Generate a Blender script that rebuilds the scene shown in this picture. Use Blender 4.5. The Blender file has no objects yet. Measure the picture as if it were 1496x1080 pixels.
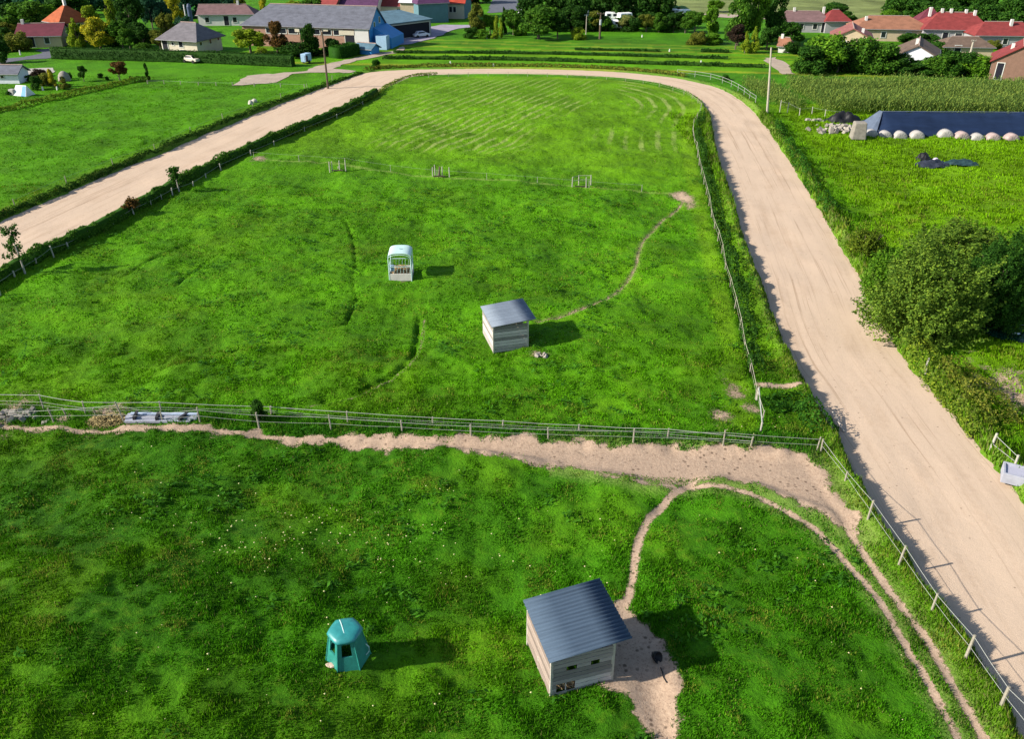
import bpy, math, random
import numpy as np
from mathutils import Vector, Matrix

random.seed(7); RNG = np.random.default_rng(11)
S = bpy.context.scene; COL = S.collection
R = math.radians; PI = math.pi

# ------------------------------------------------------------------ camera
PITCH = R(29.5); CAMH = 26.7; FPX = 1220.0
cp, sp = math.cos(PITCH), math.sin(PITCH)
def at(px, py, z=0.0):
    """ground point seen at a pixel of the 1496x1080 photograph"""
    dx = (px-748)/FPX; dy = (540-py)/FPX
    d = (dx, cp+dy*sp, -sp+dy*cp)
    t = (CAMH-z)/-d[2]
    return (d[0]*t, d[1]*t)
def ppm(py): return cp*(py+150.0)/CAMH          # pixels per metre across, at a ground row
def hz(px, py, ty):
    """height of a thing standing at (px,py) whose top is seen at row ty"""
    x, y = at(px, py); dy = (540-ty)/FPX
    d = (cp+dy*sp, -sp+dy*cp)
    return CAMH + y*d[1]/d[0]
def W(pts): return np.array([at(*p) for p in pts])

cam_d = bpy.data.cameras.new('camera'); cam = bpy.data.objects.new('camera', cam_d); COL.objects.link(cam)
cam_d.sensor_width = 36; cam_d.lens = 36*FPX/1496; cam_d.clip_end = 9000; cam_d.clip_start = .5
cam.location = (0, 0, CAMH); cam.rotation_euler = (PI/2-PITCH, 0, 0)
S.camera = cam

# ------------------------------------------------------------------ light
SUN_E = R(30); SAZ = R(14)
sl = bpy.data.lights.new('sun', 'SUN'); so = bpy.data.objects.new('sun', sl); COL.objects.link(so)
sl.energy = 4.6; sl.angle = R(.8); sl.color = (1, .93, .82)
so.rotation_euler = Vector((math.cos(SAZ)*math.cos(SUN_E), math.sin(SAZ)*math.cos(SUN_E), -math.sin(SUN_E))).to_track_quat('-Z', 'Y').to_euler()
so.location = (-60, -20, 60)
wd = bpy.data.worlds.new('World'); S.world = wd; wd.use_nodes = True
wn = wd.node_tree; bg = wn.nodes['Background']; sk = wn.nodes.new('ShaderNodeTexSky')
sk.sky_type = 'NISHITA'; sk.sun_disc = False; sk.sun_elevation = SUN_E; sk.sun_rotation = R(-104); sk.altitude = 200
wn.links.new(sk.outputs[0], bg.inputs[0]); bg.inputs[1].default_value = .092
S.view_settings.view_transform = 'Standard'; S.view_settings.look = 'None'
S.view_settings.exposure = 0.96; S.view_settings.gamma = 1

# ------------------------------------------------------------------ noise
_LAT = {}
def vnoise(x, y, wl, seed=0):
    """smooth value noise in -1..1 with wavelength wl metres"""
    if seed not in _LAT: _LAT[seed] = np.random.default_rng(100+seed).uniform(-1, 1, (256, 256))
    L = _LAT[seed]
    X = np.asarray(x)/wl*2+500.3; Y = np.asarray(y)/wl*2+500.7
    xi = np.floor(X).astype(int); yi = np.floor(Y).astype(int)
    fx = X-xi; fy = Y-yi
    fx = fx*fx*fx*(fx*(fx*6-15)+10); fy = fy*fy*fy*(fy*(fy*6-15)+10)
    a = L[xi & 255, yi & 255]; b = L[(xi+1) & 255, yi & 255]; c = L[xi & 255, (yi+1) & 255]; d = L[(xi+1) & 255, (yi+1) & 255]
    return (a*(1-fx)+b*fx)*(1-fy)+(c*(1-fx)+d*fx)*fy
def sst(a, b, x):
    t = np.clip((x-a)/(b-a), 0, 1); return t*t*(3-2*t)
def pdist(x, y, poly, closed=False):
    P = np.asarray(poly, float); best = np.full(np.shape(x), 1e9)
    n = len(P); rng = range(n if closed else n-1); x = np.asarray(x, np.float32); y = np.asarray(y, np.float32); best = best.astype(np.float32)
    for i in rng:
        a = P[i]; b = P[(i+1) % n]; d = b-a; l2 = max(d@d, 1e-9)
        t = np.clip(((x-a[0])*d[0]+(y-a[1])*d[1])/l2, 0, 1)
        best = np.minimum(best, (x-a[0]-t*d[0])**2+(y-a[1]-t*d[1])**2)
    return np.sqrt(best)
def inside(x, y, poly):
    P = np.asarray(poly, float); r = np.zeros(np.shape(x), bool); n = len(P)
    for i in range(n):
        a = P[i]; b = P[i-1]
        if a[1] == b[1]: continue
        r ^= ((a[1] > y) != (b[1] > y)) & (x < (b[0]-a[0])*(y-a[1])/(b[1]-a[1])+a[0])
    return r
def sdist(x, y, poly):      # positive outside
    return pdist(x, y, poly, True)*np.where(inside(x, y, poly), -1, 1)
def smooth(P, n=8):
    P = np.asarray(P, float); out = []
    Q = np.vstack([2*P[0]-P[1], P, 2*P[-1]-P[-2]])
    for i in range(1, len(Q)-2):
        p0, p1, p2, p3 = Q[i-1:i+3]
        for k in range(n):
            t = k/n
            out.append(.5*((2*p1)+(-p0+p2)*t+(2*p0-5*p1+4*p2-p3)*t*t+(-p0+3*p1-3*p2+p3)*t**3))
    out.append(P[-1]); return np.array(out)
def extend(P, a, b):
    P = np.asarray(P, float); d0 = P[0]-P[1]; d1 = P[-1]-P[-2]
    d0 = d0/np.linalg.norm(d0); d1 = d1/np.linalg.norm(d1)
    pre = [P[0]+d0*t for t in np.arange(3, a, 3)][::-1]; post = [P[-1]+d1*t for t in np.arange(3, b, 3)]
    return np.vstack([*[p[None] for p in pre], P, *[p[None] for p in post]])
def along(P, step):
    P = np.asarray(P, float); s = np.r_[0, np.cumsum(np.linalg.norm(np.diff(P, axis=0), axis=1))]
    t = np.arange(0, s[-1], step)
    return np.c_[np.interp(t, s, P[:, 0]), np.interp(t, s, P[:, 1])]

# ------------------------------------------------------------------ the plan of the place
HEDGE_L = extend(smooth(W([(0,418),(79,374),(166,332),(253,284),(323,247),(420,202),(480,177),(530,154),(556,137)]), 4), 30, .01)
_d = np.gradient(HEDGE_L, axis=0); _d /= np.linalg.norm(_d, axis=1)[:, None]
_in_left = HEDGE_L+np.c_[-_d[:, 1], _d[:, 0]]*1.7
_in_rest = W([(575,121),(600,111),(650,107.5),(760,106.5),(880,110.5),(945,117),(1000,130),(1025,145),(1037,162),(1041,180),(1050,225),(1060,253),(1078,305),(1096,362),(1119,415),(1149,495),(1178,548),(1206,605),(1229,639),(1263,702),(1307,778),(1374,867),(1436,951),(1496,1055)])
T_IN = extend(smooth(np.vstack([_in_left[:-1:4], _in_rest]), 3), .01, 25)
T_OUT = extend(smooth(W([(0,318),(130,262),(250,213),(350,172),(440,138),(500,117),(530,106),(570,101.5),(640,99.5),(760,99),(880,102.5),(960,109),(1010,117),(1055,129),(1090,150),(1112,173),(1136,205),(1163,245),(1191,290),(1225,347),(1259,404),(1286,461),(1324,521),(1362,563),(1418,632),(1464,685),(1496,727)]), 3), 45, 40)
TRACK = np.vstack([T_OUT, T_IN[::-1]])
FENCE_R = smooth(W([(590,116.5),(640,112.5),(760,111),(880,115.5),(945,123),(995,136),(1020,152),(1024,164),(1012,186),(1016,215),(1022,248),(1037,305),(1055,380),(1070,432),(1084,489),(1098,555),(1105,590),(1111,628)]), 3)
DITCH = smooth(W([(1026,170),(1019,195),(1027,229),(1038,275),(1051,319),(1070,394),(1089,465),(1098,517),(1103,548)]), 3)
FIELD = np.vstack([HEDGE_L, FENCE_R, W([(1097,640),(734,626),(508,616),(236,602),(64,597),(-120,592)])])
PATH_A = W([(-60,622),(60,625.5),(150,630),(300,629),(420,636),(500,640),(600,642),(700,643.5),(800,645),(900,652),(1000,657),(1100,661),(1180,666),(1196,676),(1214,706),(1232,735),(1262,785),(1250,790),(1228,765),(1205,752),(1170,742),(1130,727),(1095,716),(1050,705),(1000,712),(950,711),(900,702),(850,692),(800,684),(720,673),(640,663),(560,655),(500,649),(420,643),(300,637),(150,636),(60,631),(-60,627)])
RUT_A = smooth(W([(1205,725),(1230,757),(1263,809),(1311,875),(1360,942),(1396,1009),(1436,1075),(1475,1150)]), 4)
RUT_B = smooth(W([(1000,710),(1060,717),(1110,732),(1160,756),(1196,778),(1240,822),(1285,875),(1320,938),(1356,995),(1391,1062),(1430,1150)]), 4)
PATH_N = smooth(W([(1012,706),(990,719),(964,744),(945,765),(932,795),(926,830),(919,868),(908,893)]), 4)
PATH_L = smooth(W([(-60,624.5),(40,627),(90,629),(150,633),(300,633),(420,639.5),(520,645)]), 4)
YARD_N = W([(905,884),(928,902),(955,922),(976,948),(991,978),(984,1006),(986,1045),(998,1110),(966,1110),(938,1058),(918,1016),(880,1000),(870,940)])
TRAIL_1 = smooth(W([(612,462),(609,492),(602,518),(582,545),(545,568),(500,583),(455,590),(425,596)]), 4)
TRAIL_2 = smooth(W([(1000,292),(968,322),(943,347),(932,372),(928,392),(902,424),(862,450),(820,464),(785,472)]), 4)
TRAIL_3 = smooth(W([(503,318),(514,345),(520,385),(516,410),(521,435),(511,455),(506,472)]), 4)
TRAIL_4 = smooth(W([(290,532),(350,512),(420,494),(505,470)]), 4)
TRAIL_6 = smooth(W([(258,418),(275,402),(300,385)]), 4)
TRAIL_5 = smooth(W([(180,405),(235,372),(285,350)]), 4)
BARE = W([(975,281),(998,277),(1012,284),(1017,300),(1008,302),(996,292)])
WIRE = W([(372,236),(500,244),(640,257),(850,270),(1000,281)])
CROSS = W([(1108,566),(1150,566),(1200,568)])
FSTRIP = W([(-60,612),(236,617),(379,626),(588,630),(801,641),(1056,651),(1192,658)])
MOUND_R = at(1352, 226)

def terrain(x, y):
    x = np.asarray(x, float); y = np.asarray(y, float)
    far = 1-sst(108, 152, y)
    s = sdist(x, y, TRACK)
    h = (.30*vnoise(x, y, 17, 1)+.17*vnoise(x, y, 6.5, 2)+.11*vnoise(x, y, 2.7, 3)+.09*np.abs(vnoise(x, y, 1.9, 4))+.042*vnoise(x, y, 1.0, 9)+.035*vnoise(x, y, .55, 5))
    dirt = np.minimum(sst(.1, .9, -sdist(x, y, PATH_A)), 1)
    yard = sst(-.1, .8, -sdist(x, y, YARD_N))
    h = h*far*(1-.85*dirt)*(1-.75*yard)
    h = h*sst(.2, 3.0, np.abs(s)+.001) if False else h*(.25+.75*sst(.4, 4, s))
    # added slope turns the near left corner from the sun to darken it
    h += far*2.3*sst(0, 1, (-x-1)/20)*sst(0, 1, (36-y)/16)
    # track cut with banks of grass beside it
    rag = .16*vnoise(x, y, 2.1, 6)+.09*vnoise(x, y, .8, 7)
    nearb = np.exp(-((s-.7)/.6)**2)*sst(0, .25, s)
    bank = np.where(x > 0, .32, .12)*far+.03
    h += nearb*(bank+.6*rag*far)
    lvl = -.42*(.45+.55*far)
    h = np.where(s < .9, lvl-.16+(h-lvl+.16)*sst(-.25, .75, s+rag*far*1.3), h)
    # ditch behind the right hand fence
    dd = pdist(x, y, DITCH); h -= .55*np.exp(-(dd/.45)**2)*(.7+.3*vnoise(x, y, 3, 8))
    # worn trails and wheel ruts
    for T, w, dp in ((TRAIL_1, .32, .42), (TRAIL_2, .22, .14), (TRAIL_3, .24, .26), (TRAIL_4, .24, .24), (TRAIL_5, .24, .26), (TRAIL_6, .24, .24)):
        h -= dp*.85*np.exp(-(pdist(x, y, T)/w/.68)**2)*np.clip(.9+.4*vnoise(x, y, 2.6, 11)+.35*vnoise(x, y, .9, 12), 0, 1.3)
    for T, w in ((RUT_A, .3), (RUT_B, .28), (PATH_N, .3)):
        h -= .07*np.exp(-(pdist(x, y, T)/w)**2)
    dm = np.hypot((x-MOUND_R[0])/4.2, (y-MOUND_R[1])/2.2); h += .8*np.exp(-dm**2)
    return h
def gz(x, y): return float(terrain(np.array([x]), np.array([y]))[0])
def ground(px, py):
    x, y = at(px, py); z = gz(x, y); x, y = at(px, py, z); return Vector((x, y, gz(x, y)))

# ------------------------------------------------------------------ materials
def new_mat(name):
    m = bpy.data.materials.new(name); m.use_nodes = True; nt = m.node_tree; nt.nodes.clear()
    o = nt.nodes.new('ShaderNodeOutputMaterial'); b = nt.nodes.new('ShaderNodeBsdfPrincipled')
    nt.links.new(b.outputs[0], o.inputs[0]); b.inputs['Specular IOR Level'].default_value = .25
    return m, nt, b
def N(nt, t, **k):
    n = nt.nodes.new('ShaderNode'+t)
    for a, v in k.items():
        if a.startswith('i'): n.inputs[int(a[1:])].default_value = v
        else: setattr(n, a, v)
    return n
def noise(nt, scale, detail=4, vec=None, rough=.6):
    n = nt.nodes.new('ShaderNodeTexNoise'); n.inputs['Scale'].default_value = scale
    n.inputs['Detail'].default_value = detail; n.inputs['Roughness'].default_value = rough
    if vec: nt.links.new(vec, n.inputs['Vector'])
    return n.outputs['Fac']
def mathn(nt, op, a, b=None, clamp=False):
    n = nt.nodes.new('ShaderNodeMath'); n.operation = op; n.use_clamp = clamp
    for i, v in enumerate((a, b)):
        if v is None: continue
        if isinstance(v, (int, float)): n.inputs[i].default_value = v
        else: nt.links.new(v, n.inputs[i])
    return n.outputs[0]
def mixc(nt, f, a, b, mode='MIX'):
    n = nt.nodes.new('ShaderNodeMix'); n.data_type = 'RGBA'; n.blend_type = mode
    for i, v in ((0, f), (6, a), (7, b)):
        if isinstance(v, (int, float)): n.inputs[i].default_value = v
        elif isinstance(v, tuple): n.inputs[i].default_value = (*v, 1)
        else: nt.links.new(v, n.inputs[i])
    return n.outputs[2]
def ramp(nt, f, pts):
    n = nt.nodes.new('ShaderNodeValToRGB'); e = n.color_ramp.elements
    while len(e) < len(pts): e.new(.5)
    for i, (p, c) in enumerate(pts):
        e[i].position = p; e[i].color = (*c, 1) if isinstance(c, tuple) else (c, c, c, 1)
    nt.links.new(f, n.inputs[0]); return n.outputs[0]
def bump(nt, b, h, strength=.5, dist=.05):
    n = nt.nodes.new('ShaderNodeBump'); n.inputs['Strength'].default_value = strength; n.inputs['Distance'].default_value = dist
    nt.links.new(h, n.inputs['Height']); nt.links.new(n.outputs[0], b.inputs['Normal'])
def objco(nt): return nt.nodes.new('ShaderNodeTexCoord').outputs['Object']
MATS = {}
def plain(name, col, rough=.8, var=.25, scale=3.0, metal=0, isl=0, stretch=None, spec=.25, bumps=.2):
    """a surface colour with soft wear; isl varies it piece by piece (boards, bars)"""
    if name in MATS: return MATS[name]
    m, nt, b = new_mat(name); co = objco(nt)
    if stretch:
        mp = nt.nodes.new('ShaderNodeMapping'); mp.inputs['Scale'].default_value = stretch; nt.links.new(co, mp.inputs[0]); co = mp.outputs[0]
    f = noise(nt, scale, 6, co); f2 = noise(nt, scale*5, 4, co)
    lo = tuple(c*(1-var) for c in col); hi = tuple(min(1, c*(1+var)) for c in col)
    c = ramp(nt, mathn(nt, 'ADD', mathn(nt, 'MULTIPLY', f, .65), mathn(nt, 'MULTIPLY', f2, .35)), [(.3, lo), (.5, col), (.7, hi)])
    if isl:
        g = nt.nodes.new('ShaderNodeNewGeometry')
        v = mathn(nt, 'ADD', mathn(nt, 'MULTIPLY', g.outputs['Random Per Island'], isl), 1-isl/2)
        cc = nt.nodes.new('ShaderNodeCombineColor')
        for i in range(3): nt.links.new(v, cc.inputs[i])
        c = mixc(nt, 1.0, c, cc.outputs[0], 'MULTIPLY')
    nt.links.new(c, b.inputs['Base Color']); b.inputs['Roughness'].default_value = rough
    b.inputs['Metallic'].default_value = metal; b.inputs['Specular IOR Level'].default_value = spec
    if bumps: bump(nt, b, f2, bumps, .03)
    MATS[name] = m; return m
def leafmat(name, col, var=.55, trans=.38):
    if name in MATS: return MATS[name]
    m, nt, b = new_mat(name); g = nt.nodes.new('ShaderNodeNewGeometry'); co = objco(nt)
    f = noise(nt, 4.5, 2, co)
    t = mathn(nt, 'ADD', mathn(nt, 'MULTIPLY', g.outputs['Random Per Island'], .6), mathn(nt, 'MULTIPLY', f, .4))
    lo = (col[0]*(1-var)*.8, col[1]*(1-var), col[2]*(1-var)); hi = (col[0]*(1+var)*1.25, col[1]*(1+var), col[2]*(1+var*.6))
    c = ramp(nt, t, [(.2, lo), (.5, col), (.85, hi)])
    nt.links.new(c, b.inputs['Base Color']); b.inputs['Roughness'].default_value = .65; b.inputs['Specular IOR Level'].default_value = .06
    tr = nt.nodes.new('ShaderNodeBsdfTranslucent'); nt.links.new(c, tr.inputs[0])
    mx = nt.nodes.new('ShaderNodeMixShader'); mx.inputs[0].default_value = trans
    nt.links.new(b.outputs[0], mx.inputs[1]); nt.links.new(tr.outputs[0], mx.inputs[2])
    nt.links.new(mx.outputs[0], nt.nodes['Material Output'].inputs[0])
    MATS[name] = m; return m

# ------------------------------------------------------------------ mesh helpers
def tag(o, label=None, cat=None, group=None, kind=None):
    if label: o['label'] = label
    if cat: o['category'] = cat
    if group: o['group'] = group
    if kind: o['kind'] = kind
    return o
def thing(name, label, cat, loc=(0, 0, 0), rz=0, group=None):
    o = bpy.data.objects.new(name, None); COL.objects.link(o); o.location = loc; o.rotation_euler = (0, 0, rz); o.empty_display_size = .3
    return tag(o, label, cat, group)
def link(name, me, parent=None, loc=None):
    o = bpy.data.objects.new(name, me); COL.objects.link(o)
    if parent: o.parent = parent
    if loc is not None: o.location = loc
    return o
def np_mesh(name, V, F, m=None, col=None, uv=None, smooth_=False):
    V = np.asarray(V, np.float32); F = np.asarray(F, np.int32); k = F.shape[1]
    me = bpy.data.meshes.new(name); me.vertices.add(len(V)); me.vertices.foreach_set('co', V.ravel())
    me.loops.add(F.size); me.loops.foreach_set('vertex_index', F.ravel())
    me.polygons.add(len(F)); me.polygons.foreach_set('loop_start', np.arange(0, F.size, k, dtype=np.int32))
    if smooth_: me.polygons.foreach_set('use_smooth', np.ones(len(F), bool))
    if col:
        for nme, c in col.items():
            a = me.color_attributes.new(nme, 'FLOAT_COLOR', 'POINT')
            a.data.foreach_set('color', np.c_[c, np.ones(len(c))].astype(np.float32).ravel())
    if uv is not None:
        u = me.uv_layers.new(name='UVMap'); u.data.foreach_set('uv', np.asarray(uv, np.float32)[F.ravel()].ravel())
    me.update(calc_edges=True)
    if m: me.materials.append(m)
    return me
class MB:
    def __init__(s): s.v = []; s.f = []
    def add(s, vs, fs):
        o = len(s.v); s.v += [tuple(p) for p in vs]; s.f += [tuple(i+o for i in q) for q in fs]; return s
    def box(s, c, d, rz=0, M=None, tap=1.0):
        x, y, z = (k/2 for k in d); vs = [(-x,-y,-z),(x,-y,-z),(x,y,-z),(-x,y,-z),(-x*tap,-y*tap,z),(x*tap,-y*tap,z),(x*tap,y*tap,z),(-x*tap,y*tap,z)]
        Q = (M or Matrix.Rotation(rz, 4, 'Z'))
        vs = [tuple((Q @ Vector(p)) + Vector(c)) for p in vs]
        return s.add(vs, [(3,2,1,0),(4,5,6,7),(0,1,5,4),(1,2,6,5),(2,3,7,6),(3,0,4,7)])
    def tube(s, p, r, n=7, cap=True):
        """p list of points, r list of radii"""
        p = [Vector(q) for q in p]; vs = []; fs = []
        if not isinstance(r, (list, tuple)): r = [r]*len(p)
        for i, q in enumerate(p):
            d = (p[min(i+1, len(p)-1)]-p[max(i-1, 0)]).normalized()
            a = d.cross(Vector((0, 0, 1)) if abs(d.z) < .9 else Vector((1, 0, 0))).normalized(); b = d.cross(a)
            for k in range(n):
                t = 2*PI*k/n; vs.append(tuple(q+(a*math.cos(t)+b*math.sin(t))*r[i]))
        for i in range(len(p)-1):
            for k in range(n): fs.append((i*n+k, i*n+(k+1) % n, (i+1)*n+(k+1) % n, (i+1)*n+k))
        if cap: fs += [tuple(range(n)), tuple(range((len(p)-1)*n, len(p)*n))[::-1]]
        return s.add(vs, fs)
    def build(s, name, m, parent=None, sm=False, bev=0):
        me = bpy.data.meshes.new(name); me.from_pydata(s.v, [], s.f); me.update()
        import bmesh
        b = bmesh.new(); b.from_mesh(me); bmesh.ops.recalc_face_normals(b, faces=b.faces); b.to_mesh(me); b.free()
        if m: me.materials.append(m)
        if sm: me.polygons.foreach_set('use_smooth', [True]*len(me.polygons))
        o = link(name, me, parent)
        if bev:
            md = o.modifiers.new('edge', 'BEVEL'); md.width = bev; md.segments = 2; md.limit_method = 'ANGLE'
        return o
# ------------------------------------------------------------------ what grows where
R_FIELD = W([(1138,178),(1265,203),(1560,212),(1560,330),(1260,345),(1215,290),(1170,235)])
FARHILL = W([(900,31),(1040,20),(1150,26),(1320,34),(1360,20),(1300,-40),(880,-40)])
BACKFIELD = W([(262,24),(345,19),(352,5),(262,9)])
def tint(x, y):
    x = np.asarray(x, float); y = np.asarray(y, float); n = len(x)
    c = np.tile(np.array([.029, .122, .005]), (n, 1))
    def put(m, col): c[m] = col
    c *= 1-.28*(sst(2, -16, x) if False else 1-sst(-18, 3, x))[:, None]  # painted shade: grass colour darkened towards the left of the near paddock
    put((y > 40) & (x < 30), (.040, .142, .0045))
    fi = inside(x, y, FIELD)
    put(fi, (.042, .143, .004))
    wy = np.interp(x, WIRE[:, 0], WIRE[:, 1])
    f = sst(-4, 14, y-wy+3*vnoise(x, y, 14, 21))[:, None]
    c[:] = np.where(fi[:, None], c*(1-f)+np.array([.062, .162, .006])*f, c)
    # seaward strip between the right fence and the track, and rough verges
    s = sdist(x, y, TRACK)
    verge = (s > -.5) & (s < 3.2) & (y < 136)
    v = (1-sst(.8, 3.4, s))[:, None]*verge[:, None]*.8
    c[:] = c*(1-v)+np.array([.055, .130, .010])*v
    df = pdist(x, y, FENCE_R); near = (x > 5)
    v = (sst(0, .5, df)*(1-sst(1.2, 2.2, df))*near*fi)[:, None]*.7
    c[:] = c*(1-v)+np.array([.085, .19, .012])*v
    right = (x > 24) & (s > 1) & (y > 36) & (y < 127)
    v = (right*sst(1, 5, s))[:, None]
    c[:] = c*(1-v)+np.array([.078, .180, .006])*v
    put(y > 157, (.036, .135, .007))
    l2 = W([(560, 85.5), (1122, 98.5)]); sl = (l2[1, 1]-l2[0, 1])/(l2[1, 0]-l2[0, 0]); x7 = at(760, 80)[0]
    rows = [at(760, q)[1] for q in (100, 97.5, 95, 88.5, 87, 85, 79, 77.5, 76, 72, 70.5, 68, 66, 64.5, 62, 60, 56, 50)]
    cols = [(.12, .18, .025), (.06, .165, .008), (.055, .18, .007), (.03, .12, .006), (.10, .19, .010), (.07, .18, .008), (.035, .12, .006), (.085, .160, .010), (.048, .150, .008), (.11, .165, .025), (.045, .145, .008), (.030, .120, .008), (.10, .165, .03), (.030, .115, .010), (.075, .150, .02), (.034, .12, .009), (.03, .115, .008)]
    yy_ = y-sl*(x-x7)+.8*vnoise(x, y, 30, 29); strips = (y > 140) & (x > -62+(y-150)*.35) & (x < 66)
    for q0, q1, col in zip(rows, rows[1:], cols): put(strips & (yy_ >= q0) & (yy_ < q1), col)
    put(inside(x, y, FARHILL), (.117, .155, .145)); put(inside(x, y, BACKFIELD), (.02, .15, .035))
    hs = inside(x, y, FARHILL) & (np.floor((y+.25*x)/11) % 2 == 0); c[hs] *= .82
    # lie of the sward in metres-wide patches
    p = 1+.22*vnoise(x, y, 9, 22)+.20*vnoise(x, y, 3.4, 23)
    yel = np.clip(vnoise(x, y, 12, 24)*.8+vnoise(x, y, 4, 25)*.6-.1, 0, 1)[:, None]*(y < 86)[:, None]
    c[:] = c*(1-.55*yel)+np.array([.066, .165, .006])*.55*yel
    dk = np.clip(vnoise(x, y, 8, 26)*.9+vnoise(x, y, 2.6, 27)*.5-.15, 0, 1)[:, None]*(y < 86)[:, None]
    c[:] = c*(1-.5*dk)+np.array([.023, .106, .004])*.42*dk
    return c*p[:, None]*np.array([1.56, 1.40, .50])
def masks(x, y):
    x = np.asarray(x, float); y = np.asarray(y, float)
    d = np.clip(.5-(sdist(x, y, PATH_A)+.38*vnoise(x, y, 2.2, 36)+.25*vnoise(x, y, .8, 37))/.9, 0, 1)
    fade = 1-.45*sst(0, 1, (y-0)/1)*inside(x, y, W([(850,693),(1050,700),(1090,716),(1000,713),(900,704)]))
    d = d*fade
    for T, w, k in ((RUT_A, .215, .9), (RUT_B, .20, .9), (PATH_N, .22, .95)):
        d = np.maximum(d, k*np.clip(1.25-pdist(x, y, T)/w*.75, 0, 1)*np.clip(.97+.22*vnoise(x, y, 2.4, 38)+.18*vnoise(x, y, .7, 39), .5, 1))
    d = np.maximum(d, .85*np.clip(1.25-pdist(x, y, PATH_L)/np.clip(.24+.004*(x+30), .2, .4), 0, 1))
    d = np.maximum(d, np.clip(.6-(sdist(x, y, YARD_N)+.4*vnoise(x, y, 1.9, 40)+.22*vnoise(x, y, .7, 43))/.7, 0, 1))
    d = np.maximum(d, np.clip(.45-sdist(x, y, BARE)/2.2, 0, 1)*.95)
    d = np.maximum(d, .8*np.clip(1.2-pdist(x, y, CROSS)/.45, 0, 1))
    d = np.maximum(d, .52*np.clip(1.2-pdist(x, y, TRAIL_2)/.32, 0, 1))
    d = np.maximum(d, .45*np.clip(1.2-pdist(x, y, TRAIL_1+np.array([.38, -.2]))/.26, 0, 1))
    d = np.maximum(d, .33*np.clip(1.1-np.hypot(x-at(507, 978)[0], y-at(507, 978)[1]-.7)/1.7, 0, 1)); d = np.maximum(d, .36*np.clip(1.1-np.hypot(x-at(585, 411)[0], y-at(585, 411)[1]-.7)/2.2, 0, 1)); d = np.maximum(d, .40*np.clip(1.1-np.hypot(x-at(740, 517)[0], y-at(740, 517)[1]-1.2)/2.6, 0, 1))
    for q, r in (((1052,612),.8),((1075,575),.7),((1100,600),.5),((785,520),.6),((380,236),1.0),((1480,565),2.2),((1500,585),2.2),((20,606),1.2),((160,613),1.1),((95,613),.6)):
        a = at(*q); d = np.maximum(d, .62*np.clip(1.15-np.hypot(x-a[0], (y-a[1])*.7)/r*.62*(1+.5*vnoise(x, y, 1.3, 35)), 0, 1))
    # hay lying in rows where the far half was mown round and round
    fi = inside(x, y, FIELD); dist = pdist(x, y, FIELD, True)
    rowb = np.sin(2*PI*(dist+.12*vnoise(x, y, 9, 31))/2.0); d0 = W([(612,216),(748,157)]); d0 = d0[1]-d0[0]; d0 = d0/np.linalg.norm(d0)
    rowa = np.sin(2*PI*(x*d0[1]-y*d0[0]+.12*vnoise(x, y, 9, 31))/1.5)
    zn = lambda pts, soft: np.clip(.55-sdist(x, y, W(pts))/soft, 0, 1)
    brk = np.clip(.8+.5*vnoise(x, y, 7, 32)+.35*vnoise(x, y, 2.2, 34), 0, 1)
    za = np.maximum(zn([(545,212),(640,150),(760,128),(880,150),(780,180),(760,222),(640,222)], 5), .75*zn([(565,150),(640,114),(880,116),(860,150),(700,170),(560,200)], 6))
    zb = np.maximum(zn([(905,112),(985,125),(1008,150),(1003,186),(955,180),(900,140)], 3), .8*zn([(860,190),(1000,188),(996,226),(890,218)], 5))
    p = np.maximum(za*sst(.1, .8, rowa), zb*sst(.1, .8, rowb))*brk*.9*fi
    p = np.maximum(p, .62*np.clip(1.2-pdist(x, y, WIRE)/.4, 0, 1))
    p = np.maximum(p, .5*np.clip(1.2-pdist(x, y, TRAIL_2)/.5, 0, 1))
    s = sdist(x, y, TRACK); p = np.maximum(p, .45*np.clip(1-np.abs(s-.5)/1.2, 0, 1))
    p = np.maximum(p, .55*np.clip(1.3-sdist(x, y, PATH_A)/1.2, 0, 1)*(x > 2))
    for T in (RUT_A, RUT_B): p = np.maximum(p, .5*np.clip(1.3-pdist(x, y, T)/.9, 0, 1))
    return np.c_[d, np.clip(p, 0, 1), np.clip(.5+.5*vnoise(x, y, 5, 33), 0, 1)]

# ------------------------------------------------------------------ ground, one sheet to the horizon
xs = np.r_[np.array([-4000, -2000, -1000, -600, -420, -320, -260]), np.arange(-220, -110, 2.0), np.arange(-110, -46, .6), np.arange(-46, 46, .2), np.arange(46, 110, .6), np.arange(110, 220, 2.0), np.array([220, 260, 320, 420, 600, 1000, 2000, 4000])]
ys = np.r_[np.array([-600, -200, -80, -40, -20, -10, 0, 4]), np.arange(9, 82, .2), np.arange(82, 168, .4), np.arange(168, 300, 1.2), np.array([300, 360, 450, 600, 900, 1500, 2500, 4500])]
gx, gy = np.meshgrid(xs, ys); gx = gx.ravel(); gy = gy.ravel()
gzv = terrain(gx, gy)
nx, ny = len(xs), len(ys)
i = np.arange(nx*ny).reshape(ny, nx)
GF = np.c_[i[:-1, :-1].ravel(), i[:-1, 1:].ravel(), i[1:, 1:].ravel(), i[1:, :-1].ravel()]
m, nt, b = new_mat('pasture'); co = objco(nt)
at1 = N(nt, 'Attribute', attribute_name='tint'); at2 = N(nt, 'Attribute', attribute_name='mask')
sep = nt.nodes.new('ShaderNodeSeparateColor'); nt.links.new(at2.outputs['Color'], sep.inputs[0])
n1 = noise(nt, .5, 5, co); n2 = noise(nt, 2.2, 5, co); n3 = noise(nt, 9, 5, co, .7)
def gray(v):
    cc = nt.nodes.new('ShaderNodeCombineColor')
    for k in range(3): nt.links.new(v, cc.inputs[k])
    return cc.outputs[0]
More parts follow.
